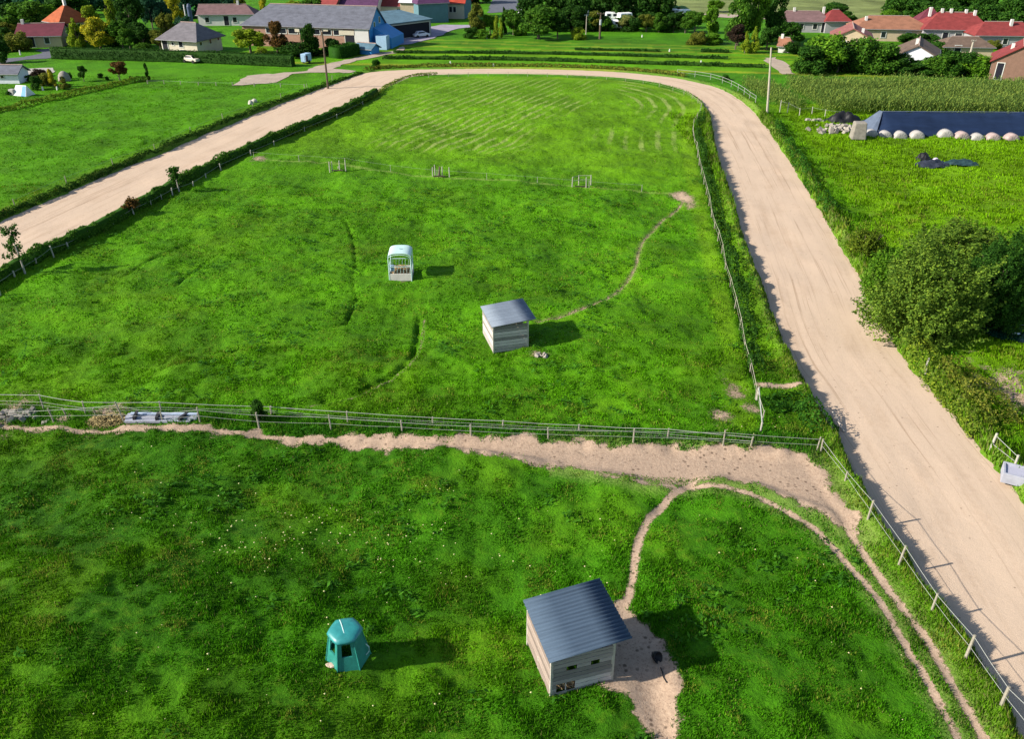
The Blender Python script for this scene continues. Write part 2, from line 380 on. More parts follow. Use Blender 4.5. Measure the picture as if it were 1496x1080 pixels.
v = mathn(nt, 'ADD', mathn(nt, 'MULTIPLY', n3, 1.3), mathn(nt, 'MULTIPLY', n2, .9))
v = mathn(nt, 'MAXIMUM', mathn(nt, 'SUBTRACT', v, .12), .25)
c = mixc(nt, 1.0, at1.outputs['Color'], gray(v), 'MULTIPLY')
yf = ramp(nt, n2, [(.52, 0.0), (.72, .75)])
c = mixc(nt, mathn(nt, 'MULTIPLY', yf, sep.outputs[2]), c, (.10, .17, .008))
pf = mathn(nt, 'ADD', sep.outputs[1], mathn(nt, 'MULTIPLY', mathn(nt, 'SUBTRACT', n3, .5), .9))
pf = mathn(nt, 'MULTIPLY', mathn(nt, 'SUBTRACT', pf, .20, False), 1.7, True)
c = mixc(nt, mathn(nt, 'MULTIPLY', pf, .85), c, (.24, .31, .075))
dn = noise(nt, 5.5, 7, co, .75); dsp = noise(nt, 16, 3, co, .6)
dc = ramp(nt, dn, [(.28, (.21, .145, .10)), (.44, (.34, .243, .172)), (.7, (.43, .318, .228))])
dc = mixc(nt, ramp(nt, dsp, [(.60, 0.0), (.67, .75)]), dc, (.12, .085, .055))
hp_ = N(nt, 'TexVoronoi'); hp_.inputs['Scale'].default_value = 2.7; nt.links.new(co, hp_.inputs['Vector'])
pk = mathn(nt, 'MULTIPLY', ramp(nt, hp_.outputs['Distance'], [(.13, 1.0), (.27, 0.0)]), ramp(nt, n1, [(.42, .15), (.56, .85)]))
dc = mixc(nt, pk, dc, (.095, .065, .045))
df = mathn(nt, 'ADD', sep.outputs[0], mathn(nt, 'MULTIPLY', mathn(nt, 'SUBTRACT', n3, .5), 1.25))
df = mathn(nt, 'ADD', df, mathn(nt, 'MULTIPLY', mathn(nt, 'SUBTRACT', n2, .5), .55))
df = mathn(nt, 'MULTIPLY', mathn(nt, 'SUBTRACT', df, .38), 5, True)
c = mixc(nt, df, c, dc)
nt.links.new(c, b.inputs['Base Color']); b.inputs['Roughness'].default_value = .9; b.inputs['Specular IOR Level'].default_value = .1
bump(nt, b, mathn(nt, 'MULTIPLY', mathn(nt, 'ADD', n3, mathn(nt, 'MULTIPLY', n2, 1.2)), mathn(nt, 'SUBTRACT', 1.0, mathn(nt, 'MULTIPLY', df, .78))), .8, .16)
M_GROUND = m
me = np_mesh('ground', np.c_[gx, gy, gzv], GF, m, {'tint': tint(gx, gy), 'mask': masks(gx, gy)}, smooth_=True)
tag(link('ground', me), kind='structure')

# ------------------------------------------------------------------ the sand track
A = T_OUT; Bq = []
j0 = 0; ts = np.linspace(0, 1, 420)
s1 = np.r_[0, np.cumsum(np.linalg.norm(np.diff(T_OUT, axis=0), axis=1))]
OUTR = np.c_[np.interp(ts*s1[-1], s1, T_OUT[:, 0]), np.interp(ts*s1[-1], s1, T_OUT[:, 1])]
IND = along(T_IN, .25)
idx = []
cur = 0
for q in OUTR:
    k = cur+int(np.argmin(np.hypot(*(IND[cur:cur+160]-q).T))) if cur < len(IND) else len(IND)-1
    idx.append(k); cur = max(cur, k)
INR = IND[np.minimum(idx, len(IND)-1)]
ker = np.ones(13)/13
for a in (0, 1): INR[6:-6, a] = np.convolve(INR[:, a], ker, 'valid')
nu = 40; V = []; UV = []; sl_ = 0
mid = (OUTR+INR)/2; sl_ = np.r_[0, np.cumsum(np.linalg.norm(np.diff(mid, axis=0), axis=1))]
u = np.linspace(-.13, 1.13, nu)
P = OUTR[:, None, :]*(1-u)[None, :, None]+INR[:, None, :]*u[None, :, None]
wid = np.linalg.norm(INR-OUTR, axis=1)
far = 1-sst(108, 152, P[..., 1])
Z = -.42*(.45+.55*far)+.05*vnoise(P[..., 0], P[..., 1], 5, 41)*far+.02*vnoise(P[..., 0], P[..., 1], 1.2, 42)
V = np.c_[P.reshape(-1, 2), Z.ravel()]
UV = np.c_[(u[None, :]*wid[:, None]).ravel(), np.repeat(sl_, nu)]
i = np.arange(len(OUTR)*nu).reshape(len(OUTR), nu)
TF = np.c_[i[:-1, :-1].ravel(), i[1:, :-1].ravel(), i[1:, 1:].ravel(), i[:-1, 1:].ravel()]
m, nt, b = new_mat('sand_track'); tc = nt.nodes.new('ShaderNodeTexCoord'); co = tc.outputs['Object']
def mapped(sx, sy):
    mp = nt.nodes.new('ShaderNodeMapping'); mp.inputs['Scale'].default_value = (sx, sy, 1); nt.links.new(tc.outputs['UV'], mp.inputs[0]); return mp.outputs[0]
dis = noise(nt, .12, 2, co); 
st = noise(nt, 1, 5, mapped(.75, .035), .6); st2 = noise(nt, 1, 4, mapped(3.2, .10), .7); pt = noise(nt, .22, 5, co, .65); gr = noise(nt, 14, 5, co, .8); md = noise(nt, 2.6, 4, co, .7)
f = mathn(nt, 'ADD', mathn(nt, 'MULTIPLY', st, .42), mathn(nt, 'MULTIPLY', st2, .22)); f = mathn(nt, 'ADD', f, mathn(nt, 'MULTIPLY', pt, .36)); f = mathn(nt, 'ADD', f, mathn(nt, 'MULTIPLY', md, .20))
c = ramp(nt, f, [(.34, (.31, .212, .140)), (.47, (.43, .315, .222)), (.60, (.50, .378, .275))])
c = mixc(nt, ramp(nt, gr, [(.58, 0.0), (.75, .3)]), c, (.27, .19, .13))
ln = noise(nt, 1, 3, mapped(3.2, .03), .8); lk = mathn(nt, 'MULTIPLY', ramp(nt, ln, [(.56, 0.0), (.64, .6)]), ramp(nt, dis, [(.38, 0.3), (.55, 1.0)]))
c = mixc(nt, lk, c, (.28, .19, .125))
spk = N(nt, 'TexVoronoi'); spk.inputs['Scale'].default_value = 1.3; nt.links.new(co, spk.inputs['Vector'])
c = mixc(nt, ramp(nt, spk.outputs['Distance'], [(.05, .65), (.09, 0.0)]), c, (.16, .11, .075))
nt.links.new(c, b.inputs['Base Color']); b.inputs['Roughness'].default_value = .95; b.inputs['Specular IOR Level'].default_value = .1
bump(nt, b, mathn(nt, 'ADD', gr, mathn(nt, 'MULTIPLY', md, 1.0)), .45, .05)
tag(link('sand_track', np_mesh('sand_track', V, TF, m, uv=UV, smooth_=True)), kind='structure')

# ------------------------------------------------------------------ grass blades
def blades(n, x0, x1, y0, y1, hgt, wid, seed, wedge=True, keep=None):
    rg = np.random.default_rng(seed); x = rg.uniform(x0, x1, n); y = rg.uniform(y0, y1, n)
    if wedge:
        zc = y*cp+CAMH*sp; k = np.abs(x) < .72*zc+3; x, y = x[k], y[k]
    s = sdist(x, y, TRACK); mk = masks(x, y); r = rg.random(len(x))
    k = (s > .0+.22*rg.random(len(x))) & (mk[:, 0]+.75*(r-.5) < .42)
    if keep is not None: k &= keep(x, y, rg)
    x, y, s, mk = x[k], y[k], s[k], mk[k]; n = len(x)
    tuft = .55+.45*vnoise(x, y, 1.0, 51)+.35*vnoise(x, y, 2.8, 52)
    tuft = np.clip(tuft, .12, 1.5)
    rough = np.exp(-(s/1.1)**2)*1.2+1.3*np.exp(-(pdist(x, y, FSTRIP)/1.1)**2)+.9*np.exp(-(pdist(x, y, DITCH)/.8)**2)
    h = hgt*(tuft+rough*.8)*rg.uniform(.55, 1.25, n); w = wid*rg.uniform(.7, 1.4, n)
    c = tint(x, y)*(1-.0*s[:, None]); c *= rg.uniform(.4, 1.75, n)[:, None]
    dry = (rg.random(n) < .03+.6*mk[:, 1])[:, None]; c = np.where(dry, c*.35+np.array([.22, .21, .07])*.65, c)
    pt = np.clip(vnoise(x, y, 3.6, 71)*.8+vnoise(x, y, 1.2, 72)*.5-.12, 0, 1)*(y < 90)
    tip = (rg.random(n) < pt*.75)[:, None]; c = np.where(tip, c*.3+np.array([.24, .27, .035])*.7*rg.uniform(.6, 1.3, n)[:, None], c)
    lush = (np.exp(-(pdist(x, y, FSTRIP)/1.2)**2)*.55)[:, None]; c = c*(1-lush)+np.array([.018, .115, .008])*lush
    a = rg.uniform(0, 2*PI, n); lean = rg.uniform(.1, .75, n)*h; la = rg.uniform(0, 2*PI, n)*.5+.6
    z = terrain(x, y)-.02
    dx, dy = np.cos(a)*w/2, np.sin(a)*w/2
    V = np.empty((n, 3, 3)); V[:, 0] = np.c_[x-dx, y-dy, z]; V[:, 1] = np.c_[x+dx, y+dy, z]; V[:, 2] = np.c_[x+np.cos(la)*lean, y+np.sin(la)*lean, z+h]
    return V.reshape(-1, 3), np.repeat(c, 3, 0)
m, nt, b = new_mat('grass_blade'); a_ = N(nt, 'Attribute', attribute_name='Col')
nt.links.new(a_.outputs['Color'], b.inputs['Base Color']); b.inputs['Roughness'].default_value = .7; b.inputs['Specular IOR Level'].default_value = .05
tr = nt.nodes.new('ShaderNodeBsdfTranslucent'); nt.links.new(a_.outputs['Color'], tr.inputs[0])
mx = nt.nodes.new('ShaderNodeMixShader'); mx.inputs[0].default_value = .35
nt.links.new(b.outputs[0], mx.inputs[1]); nt.links.new(tr.outputs[0], mx.inputs[2]); nt.links.new(mx.outputs[0], nt.nodes['Material Output'].inputs[0])
M_BLADE = m
def is_right(x, y, rg): return (x > 22) & (sdist(x, y, TRACK) > 0)
G = [blades(330000, -26, 26, 15, 30, .17, .05, 1), blades(360000, -40, 40, 30, 50, .17, .06, 2), blades(260000, -58, 58, 50, 87, .16, .09, 3),
     blades(280000, 18, 78, 36, 122, .36, .11, 4, keep=is_right), blades(110000, -85, 45, 87, 145, .14, .12, 5), blades(90000, -105, -44, 55, 150, .15, .13, 6, keep=lambda x, y, rg: (sdist(x, y, TRACK) > 0) & (x < -40-.0*y))]
GV = np.vstack([g[0] for g in G]); GC = np.vstack([g[1] for g in G])
tag(link('grass', np_mesh('grass', GV, np.arange(len(GV)).reshape(-1, 3), m, {'Col': GC})), 'short green pasture grass growing over the paddocks, taller along the fences and banks', 'grass', kind='stuff')
# pale seed heads and dandelions dotted through the near paddock
rg = np.random.default_rng(5); n = 240
fx = np.r_[rg.uniform(-22, 16, n), rg.normal(-8, 4, 120)]; fy = np.r_[rg.uniform(18, 42, n), rg.normal(30, 1.2, 120)]
k = (sdist(fx, fy, TRACK) > 1) & (masks(fx, fy)[:, 0] < .3) & (vnoise(fx, fy, 5, 61) > -.15); fx, fy = fx[k], fy[k]; n = len(fx)
fz = terrain(fx, fy)+.16; r = rg.uniform(.022, .055, n)
o = np.array([(1,0,0),(-1,0,0),(0,1,0),(0,-1,0),(0,0,.8),(0,0,-.8)])
FV = (np.c_[fx, fy, fz][:, None]+o[None]*r[:, None, None]).reshape(-1, 3)
q = np.array([(0,2,4),(2,1,4),(1,3,4),(3,0,4),(2,0,5),(1,2,5),(3,1,5),(0,3,5)])
tag(link('wildflowers', np_mesh('wildflowers', FV, (q[None]+6*np.arange(n)[:, None, None]).reshape(-1, 3), plain('seed_head', (.50, .47, .22), .8, .35))), 'pale seed heads dotted through the near paddock grass', 'flowers', kind='stuff')

# broad leaved weeds in clumps over both paddocks
rg = np.random.default_rng(15); n = 9000
wx = rg.uniform(-40, 30, n); wy_ = rg.uniform(16, 90, n); k = (np.abs(wx) < .72*(wy_*cp+CAMH*sp)) & (vnoise(wx, wy_, 7, 62)+.6*vnoise(wx, wy_, 2, 63) > .52) & (sdist(wx, wy_, TRACK) > .8) & (masks(wx, wy_)[:, 0] < .2)
wx, wy_ = wx[k], wy_[k]; m7 = 7; cx = np.repeat(wx, m7)+rg.normal(0, .12, len(wx)*m7); cy = np.repeat(wy_, m7)+rg.normal(0, .12, len(wx)*m7); n = len(cx)
cz = terrain(cx, cy)+rg.uniform(.08, .30, n); a_ = rg.uniform(0, 2*PI, n); s_ = rg.uniform(.05, .11, n); tl = rg.uniform(-.5, .7, n)
t_ = np.c_[np.cos(a_), np.sin(a_), tl]*s_[:, None]*1.5; q_ = np.c_[-np.sin(a_), np.cos(a_), 0*a_]*s_[:, None]*.6; c0 = np.c_[cx, cy, cz]
tag(link('weeds', np_mesh('weeds', np.stack([c0-t_, c0-q_, c0+t_, c0+q_], 1).reshape(-1, 3), np.arange(4*n).reshape(n, 4), leafmat('leaf_dock', (.045, .165, .012), .7))), 'clumps of broad leaved weeds scattered over the paddock grass', 'weeds', kind='stuff')
# ------------------------------------------------------------------ materials of the built things
WOOD_G = plain('weathered_board', (.315, .285, .265), .85, .32, 2.2, isl=1.25, stretch=(1, 1, 9))
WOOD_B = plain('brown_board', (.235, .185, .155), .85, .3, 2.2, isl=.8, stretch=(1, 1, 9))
POST = plain('grey_post', (.27, .245, .19), .9, .3, 6)
POST_P = plain('pale_post', (.38, .355, .30), .9, .25, 6)
TAPE = plain('fence_tape', (.29, .30, .27), .6, .1, 5, bumps=0)
TIN_D = plain('blue_grey_tin', (.060, .090, .130), .75, .24, 2.5, metal=0, stretch=(.3, 6, 1), spec=.10)
TIN_L = plain('pale_grey_tin', (.17, .205, .25), .7, .18, 2.0, metal=0, stretch=(.3, 2, 1), spec=.15)
STRAW = plain('straw', (.40, .29, .15), .95, .4, 9, isl=.5)
TEAL = plain('teal_plastic', (.022, .195, .16), .45, .3, 1.6, spec=.5, bumps=.05)
TEAL_T = plain('teal_lid_plastic', (.022, .205, .205), .42, .28, 1.6, spec=.5, bumps=.05)
MINT = plain('pale_mint_metal', (.44, .60, .57), .4, .1, 2, spec=.5, bumps=.05)
CREAM = plain('cream_panel', (.60, .55, .50), .7, .12, 2)
STONE = plain('pale_stone', (.25, .225, .19), .95, .35, 3, isl=.35)
CONC = plain('concrete', (.42, .41, .40), .9, .2, 1.5)
SLAB = plain('grey_trough', (.30, .31, .36), .8, .2, 1.5)
BLACK = plain('black_rubber', (.012, .012, .014), .5, .3, 3)
TARP_B = plain('navy_sheet', (.010, .020, .050), .6, .35, .9, spec=.15, stretch=(.2, 1, 1))
TARP_G = plain('grey_sheet', (.10, .125, .17), .45, .3, 1.2)
WRAP = plain('white_bale_wrap', (.33, .31, .285), .55, .3, 2.2)
REDTW = plain('reddish_bale_wrap', (.33, .25, .23), .6, .4, 2.2)
BARK = plain('bark', (.12, .095, .07), .95, .35, 4, stretch=(3, 3, .6))
BARK_P = plain('pale_bark', (.34, .31, .27), .95, .35, 4, stretch=(3, 3, .6))

# ------------------------------------------------------------------ horse shelters
def shelter(loc, rz, label, tin, Wd, Dp, hl, hr, over):
    t = thing('horse_shelter', label, 'shelter', loc, rz, 'timber horse shelters in the paddocks')
    top = lambda u: hl+(hr-hl)*u/Wd
    def boards(name, n, wins, length, axis, zmax, mt, z0=.06, step=.215):
        mb = MB(); z = z0; rr = random.Random(len(name)*7+n)
        while z < zmax(length/2)-.04:
            h = step-.026; cuts = []
            for (a, b_, c, d) in wins:
                if z+h/2 > c and z+h/2 < d: cuts.append((a, b_))
            cuts.sort(); e = .05; segs = []
            for a, b_ in cuts: segs.append((e, a)); e = b_
            segs.append((e, length-.05))
            for a, b_ in segs:
                if b_-a < .03: continue
                th = .024+rr.uniform(-.003, .003)
                zz = min(z+h, min(zmax(a), zmax(b_))-.02); 
                if zz-z < .03: continue
                axis(mb, (a+b_)/2, z+(zz-z)/2, b_-a, zz-z, th, rr.uniform(-.004, .004))
            z += step
        return mb.build(name, mt, t)
    fr = lambda y0: (lambda mb, u, z, l, h, th, j: mb.box((u, y0+j, z), (l, th, h)))
    sd = lambda x0: (lambda mb, u, z, l, h, th, j: mb.box((x0+j, u, z), (th, l, h)))
    boards('front_wall', 1, [(.60, 1.02, 1.27, 1.50), (1.58, 1.94, 1.30, 1.52), (.22, .58, .26, .72), (.62, .98, .26, .72)] if tin is TIN_D else [], Wd, fr(-.015), top, WOOD_G)
    boards('back_wall', 2, [], Wd, fr(Dp+.015), top, WOOD_G)
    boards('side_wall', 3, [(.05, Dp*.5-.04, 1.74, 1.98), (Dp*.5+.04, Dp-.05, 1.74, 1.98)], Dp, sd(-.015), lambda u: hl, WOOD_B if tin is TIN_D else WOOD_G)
    for (x, y) in ((.03, .03), (Wd-.03, .03), (.03, Dp-.03), (Wd-.03, Dp-.03), (.03, Dp/2), (Wd-.03, Dp/2)):
        h = top(x)-.03; MB().box((x, y, h/2-.2), (.13 if x > 1 else .11, .11, h+.4)).build('post', POST_P, t)
    for (y) in (.05, Dp/2, Dp-.05):
        MB().add([(-.05, y-.04, hl-.12), (Wd+over*.8, y-.04, top(Wd+over*.8)-.12), (Wd+over*.8, y+.04, top(Wd+over*.8)-.12), (-.05, y+.04, hl-.12),
                  (-.05, y-.04, hl-.005), (Wd+over*.8, y-.04, top(Wd+over*.8)-.005), (Wd+over*.8, y+.04, top(Wd+over*.8)-.005), (-.05, y+.04, hl-.005)],
                 [(3,2,1,0),(4,5,6,7),(0,1,5,4),(1,2,6,5),(2,3,7,6),(3,0,4,7)]).build('rafter', POST, t)
    # corrugated sheet, the waves running from the low eave to the open side
    per = .19; y0, y1 = -.16, Dp+.16; m_ = int((y1-y0)/per*8); n_ = 4
    yy = np.linspace(y0, y1, m_); xx = np.linspace(-.14, Wd+over, n_)
    V = np.array([(x, y, top(x)+.035+.036*math.sin(2*PI*(y-y0)/per)-(.012 if abs(((y-y0) % 1.0)-.5) > .47 else 0)) for x in xx for y in yy])
    V = np.vstack([V, V-np.array([0, 0, .012])])
    i = np.arange(n_*m_).reshape(n_, m_)
    F = np.c_[i[:-1, :-1].ravel(), i[1:, :-1].ravel(), i[1:, 1:].ravel(), i[:-1, 1:].ravel()]
    e = [(i[0, k], i[0, k+1], i[0, k+1]+n_*m_, i[0, k]+n_*m_) for k in range(m_-1)]+[(i[-1, k+1], i[-1, k], i[-1, k]+n_*m_, i[-1, k+1]+n_*m_) for k in range(m_-1)]
    rf = link('roof', np_mesh('roof', V, np.vstack([F, F[:, ::-1]+n_*m_, np.array(e)]), tin), t)
    MB().box((Wd-.03, Dp*.25, .5), (.05, Dp*.42, .95)).build('sun_block_board', WOOD_B, t)  # added low board that blocks a sun patch beyond the open side
    MB().box((Wd-.03, Dp*.72, 1.05), (.05, Dp*.5, 1.9)).build('sun_block_wall', WOOD_B, t)  # added unseen half wall that keeps the sun off the yard
    return t
a = ground(804, 1019); shelter((a.x, a.y, gz(a.x+1, a.y+1)-.02), R(16.5), 'timber horse shelter with dark corrugated roof and small windows on the near dirt path', TIN_D, 2.52, 2.95, 2.13, 2.36, .62)
a = ground(721, 517); shelter((a.x, a.y, gz(a.x+1, a.y+1)-.02), R(15), 'timber horse shelter with smooth pale grey roof and blank front in the middle paddock', TIN_L, 2.42, 3.0, 2.05, 2.25, .50)
# straw lying in the near shelter
def heap(n, cx, cy, rx, ry, h, size, seed, zf=None, long=3):
    rg = np.random.default_rng(seed); r = np.sqrt(rg.random(n)); th = rg.uniform(0, 2*PI, n)
    x = cx+rx*r*np.cos(th); y = cy+ry*r*np.sin(th); z = h*(1-r**2)*rg.uniform(.5, 1.05, n)
    a = rg.uniform(0, 2*PI, n); t = rg.normal(0, .35, n); l = size*long*rg.uniform(.5, 1.2, n); w = size*rg.uniform(.6, 1.4, n)
    d = np.c_[np.cos(a)*np.cos(t), np.sin(a)*np.cos(t), np.sin(t)]*l[:, None]/2; q = np.c_[-np.sin(a), np.cos(a), rg.normal(0, .4, n)]*w[:, None]/2
    c = np.c_[x, y, z+(zf(x, y) if zf else 0)]
    V = np.stack([c-d-q, c+d-q, c+d+q, c-d+q], 1).reshape(-1, 3)
    return V, np.arange(4*n).reshape(n, 4)
a = ground(804, 1019); ux = Vector((math.cos(R(14)), math.sin(R(14)))); uy = Vector((-ux.y, ux.x)); cc = Vector((a.x, a.y))+ux*.75+uy*.6
V, F = heap(1500, cc.x, cc.y, .65, .45, .5, .05, 3, terrain)
tag(link('straw_bedding', np_mesh('straw_bedding', V, F, STRAW)), 'golden straw showing through the low front opening of the near shelter', 'straw', kind='stuff')

# ------------------------------------------------------------------ teal hay hut
def hay_hut():
    p = ground(507, 974); t = thing('hay_hut', 'teal green plastic hay hut with dark windows standing in the near paddock', 'hay feeder', (p.x, p.y+.38, p.z-.03), R(11))
    R0, R1, H = .86, .62, 1.36; mb = MB()
    def pt(k, f):      # corner k at height fraction f
        r = R0+(R1-R0)*f; a = -PI/2-PI/6+k*PI/3; return Vector((r*math.cos(a), r*math.sin(a), H*f))
    for k in range(6):
        def q(u, f): return pt(k, f)*(1-u)+pt(k+1, f)*u
        us = (0, .08, .24, .76, .92, 1); fs_ = (0, .04, .50, .93, 1)
        base = len(mb.v)
        g = {}
        for i, u in enumerate(us):
            for j, f in enumerate(fs_):
                v = q(u, f); 
                if i in (2, 3) and j in (2, 3): pass
                g[i, j] = len(mb.v); mb.v.append(tuple(v))
        for i in range(5):
            for j in range(4):
                if i == 2 and j == 2 and k != 1: continue
                mb.f.append((g[i, j], g[i+1, j], g[i+1, j+1], g[i, j+1]))
        # inward lips round the opening
        n = (q(.5, .7)-Vector((0, 0, q(.5, .7).z))).normalized()*-.06
        cs = [(2, 2), (3, 2), (3, 3), (2, 3)]
        for a_, b_ in (zip(cs, cs[1:]+cs[:1]) if k != 1 else ()):
            A, B = Vector(mb.v[g[a_]]), Vector(mb.v[g[b_]]); mb.add([A, B, B+n, A+n], [(0, 1, 2, 3)])
    body = mb.build('body', TEAL, t)
    for k in range(6):      # moulded ribs on the corners
        MB().tube([pt(k, 0.0), pt(k, 1.0)], [.035, .03], 6).build('corner_rib', TEAL, body)
    top = MB(); rings = ((.60, 1.34), (.625, 1.40), (.60, 1.48), (.50, 1.545), (.32, 1.585), (.0, 1.60)); nn = 24; pts = []
    for r, z in rings:
        for k in range(nn):
            a_ = 2*PI*k/nn-PI/2; hexr = math.cos(PI/6)/math.cos(((a_+PI/2+PI/6) % (PI/3))-PI/6)
            rr = r*(.35+.65*(hexr/math.cos(PI/6))*1.02); pts.append((rr*math.cos(a_), rr*math.sin(a_), z))
    fs_ = [(i*nn+k, i*nn+(k+1) % nn, (i+1)*nn+(k+1) % nn, (i+1)*nn+k) for i in range(len(rings)-1) for k in range(nn)]
    top.add(pts, fs_+[tuple(range(nn))[::-1]]); lid = top.build('lid', TEAL_T, t, sm=True)
    MB().tube([(-.18, .5, 1.545), (-.12, .25, 1.59), (-.05, -.1, 1.595), (-.02, -.3, 1.565)], .02, 6).build('seam_highlight', MINT, lid)  # pale strip along the lid ridge paints its highlight
    MB().tube([(.70, -.25, .25), (.82, -.2, .35), (.84, -.15, .55), (.72, -.12, .7)], .02, 6).build('handle', MINT, t)
hay_hut()

# ------------------------------------------------------------------ canopy feeder
def feeder():
    p = ground(585, 411); t = thing('round_feeder', 'cream hay feeder with arched pale mint canopy standing in the middle paddock', 'hay feeder', (p.x, p.y+.9, p.z-.02), R(2))
    w, d = .88, .88
    for (x, y, sx, sy) in ((0, -d, 2*w, .05), (0, d, 2*w, .05), (-w, 0, .05, 2*d-.06), (w, 0, .05, 2*d-.06)):
        MB().box((x, y, .32), (sx, sy, .62)).build('base_panel', CREAM, t, bev=.01)
    for x in (-w, w):
        for y in (-d, d): MB().tube([(x, y, -.1), (x, y, 2.0)], .04, 8).build('corner_post', MINT, t)
    for y in (-d, d): MB().tube([(-w, y, 1.22), (w, y, 1.22)], .028, 6).build('rail', MINT, t)
    for x in (-w, w): MB().tube([(x, -d, 1.22), (x, d, 1.22)], .028, 6).build('rail', MINT, t)
    for k in range(7):
        for y in (-d, d): MB().tube([(-w+2*w*(k+.5)/7, y, .6), (-w+2*w*(k+.5)/7+.06, y, 1.22)], .012, 5).build('bar', MINT, t)
        for x in (-w, w): MB().tube([(x, -d+2*d*(k+.5)/7, .6), (x, -d+2*d*(k+.5)/7+.06, 1.22)], .012, 5).build('bar', MINT, t)
    cv = MB(); n = 20
    for y in (-d-.06, d+.06):
        for k in range(n+1):
            a_ = PI*k/n; e = math.copysign(abs(math.cos(a_))**.6, math.cos(a_)); cv.v.append((-e*(w+.05), y, 1.95+.42*math.sin(a_)**.8))
        for k in range(n+1):
            a_ = PI*k/n; e = math.copysign(abs(math.cos(a_))**.6, math.cos(a_)); cv.v.append((-e*w, y, 1.92+.40*math.sin(a_)**.8))
    m1 = n+1
    for k in range(n):
        cv.f += [(k, k+1, 2*m1+k+1, 2*m1+k), (m1+k+1, m1+k, 3*m1+k, 3*m1+k+1), (k+1, k, m1+k, m1+k+1), (2*m1+k, 2*m1+k+1, 3*m1+k+1, 3*m1+k)]
    cp_ = cv.build('canopy', MINT, t)
    for y in (-d, d):
        MB().tube([(-w*math.cos(PI*k/12), y*1.075, 1.94+.30*math.sin(PI*k/12)) for k in range(13)], .025, 6).build('end_hoop', MINT, cp_)
    MB().box((0, 0, 2.42), (.10, .10, .12)).build('lifting_eye', MINT, cp_)
    V, F = heap(2600, p.x, p.y+.9, .82, .82, .42, .05, 9); V[:, 2] += p.z+.5
    V = V[(np.abs(V[:, 0]-p.x) < 9)]
    tag(link('hay', np_mesh('hay', V, F, STRAW)), 'brown hay filling the canopy feeder behind its bars', 'hay', kind='stuff')
    MB_ = MB().box((p.x-.62, p.y+.25, p.z+1.0), (.34, .3, .5), .4).build('blue_bag', plain('blue_grey_sack', (.20, .29, .40), .7, .3, 4), bev=.06)
    tag(MB_, 'blue grey sack leaning inside the canopy feeder on its left', 'sack')
feeder()

# ------------------------------------------------------------------ fences
def post_mesh(mb, p, h, r=.05, lean=(0, 0)):
    mb.tube([(p[0], p[1], p[2]-.35), (p[0]+lean[0]*.5, p[1]+lean[1]*.5, p[2]+h*.5), (p[0]+lean[0], p[1]+lean[1], p[2]+h)], [r*1.08, r, r*.92], 7)
def fence(name, label, posts, wires, mat=POST, rad=.05, wr=.009, tmat=TAPE, group=None, cat='fence', sag=.03, skipw=()):
    """posts: (x, y, height, lean x, lean y); wires: fractions of the height"""
    p0 = posts[0]; z0 = gz(p0[0], p0[1]); t = thing(name, label, cat, (p0[0], p0[1], z0), 0, group)
    pp = []
    for (x, y, h, lx, ly) in posts:
        z = gz(x, y); b_ = (x-p0[0], y-p0[1], z-z0); pp.append((b_, h, lx, ly))
        mb = MB(); post_mesh(mb, b_, h, rad*random.uniform(.85, 1.15), (lx, ly)); mb.build('post', mat, t)
    for w in wires:
        f, rr = w if isinstance(w, tuple) else (w, wr)
        pts = []
        for k, (b_, h, lx, ly) in enumerate(pp):
            q = Vector((b_[0]+lx*f, b_[1]+ly*f-rad, b_[2]+h*f)); 
            if k: 
                pm = (pts[-1]+q)/2; pm.z -= sag*random.uniform(.3, 1.4); pts.append(pm)
            pts.append(q)
        MB().tube(pts, rr, 4).build('tape' if rr > .0105 else 'wire', tmat, t)
    return t
def px_posts(L, lean=.05):
    out = []
    for q in L:
        px, py, ty = q[:3]; g = ground(px, py); h = hz(px, py, ty)-0; h = max(.5, min(1.9, h-g.z))
        lx, ly = (q[3], q[4]) if len(q) > 3 else (random.uniform(-lean, lean), random.uniform(-lean, lean))
        out.append((g.x, g.y, h, lx, ly))
    return out
fence('paddock_fence', 'front row of weathered posts with two white wires beside the dirt path',
      px_posts([(12,610,597),(79,617,594,-.12,.0),(183,618,583,-.3,.05),(238,617,595),(292,615.5,586),(379,625.5,602),(484,628,606),(588,630,608.5),(688,637.5,614.5),(801,641,620),(925,647,621.5),(1056,652,623),(1193,659,634)]),
      [(.86, .012), (.45, .009)], group='double fence between the two paddocks')
fence('paddock_fence', 'back row of weathered posts with thick white top tape along the middle paddock',
      px_posts([(-60,592,572),(64,598,576),(125,604.5,584),(236,602.5,582),(396,605,590),(508,616,598),(632,619,602),(734,627,608),(846,631,615),(975,640,620),(1097,651,628,.02,-.1)]),
      [(.95, .017), (.5, .009), (.28, .008)], group='double fence between the two paddocks')
fence('low_stub_fence', 'broken run of short stub posts between the two paddock fence rows',
      px_posts([(97,607,596,-.12,0),(425,617,607),(554,620,609),(645,642,631)], .1)[:1]+px_posts([(140,607,598)]), [.9])
fence('track_fence', 'leaning posts with two white tapes running down beside the lower sand track',
      px_posts([(1199,661,637),(1235,701,682),(1268,756,724,.12,.1),(1313,824,793,.15,.1),(1362,889,862,.1,.1),(1411,960,925,.12,.1),(1462,1032,998,.1,.1),(1516,1110,1070)]),
      [(.92, .013), (.50, .010)], POST, .055)
fp = along(FENCE_R[::-1], 3.4)
fp = fp[:-1]
fence('paddock_boundary_fence', 'long pale post and rail fence round the right and far edge of the middle paddock',
      [(q[0], q[1], (.85 if q[1] < 120 else .6)+random.uniform(-.1, .15), random.uniform(-.07, .07), random.uniform(-.07, .07)) for q in fp[:60]], [(.90, .016), (.5, .007)], POST, .04, tmat=plain('pale_rail', (.36, .34, .25), .85, .2, 4))
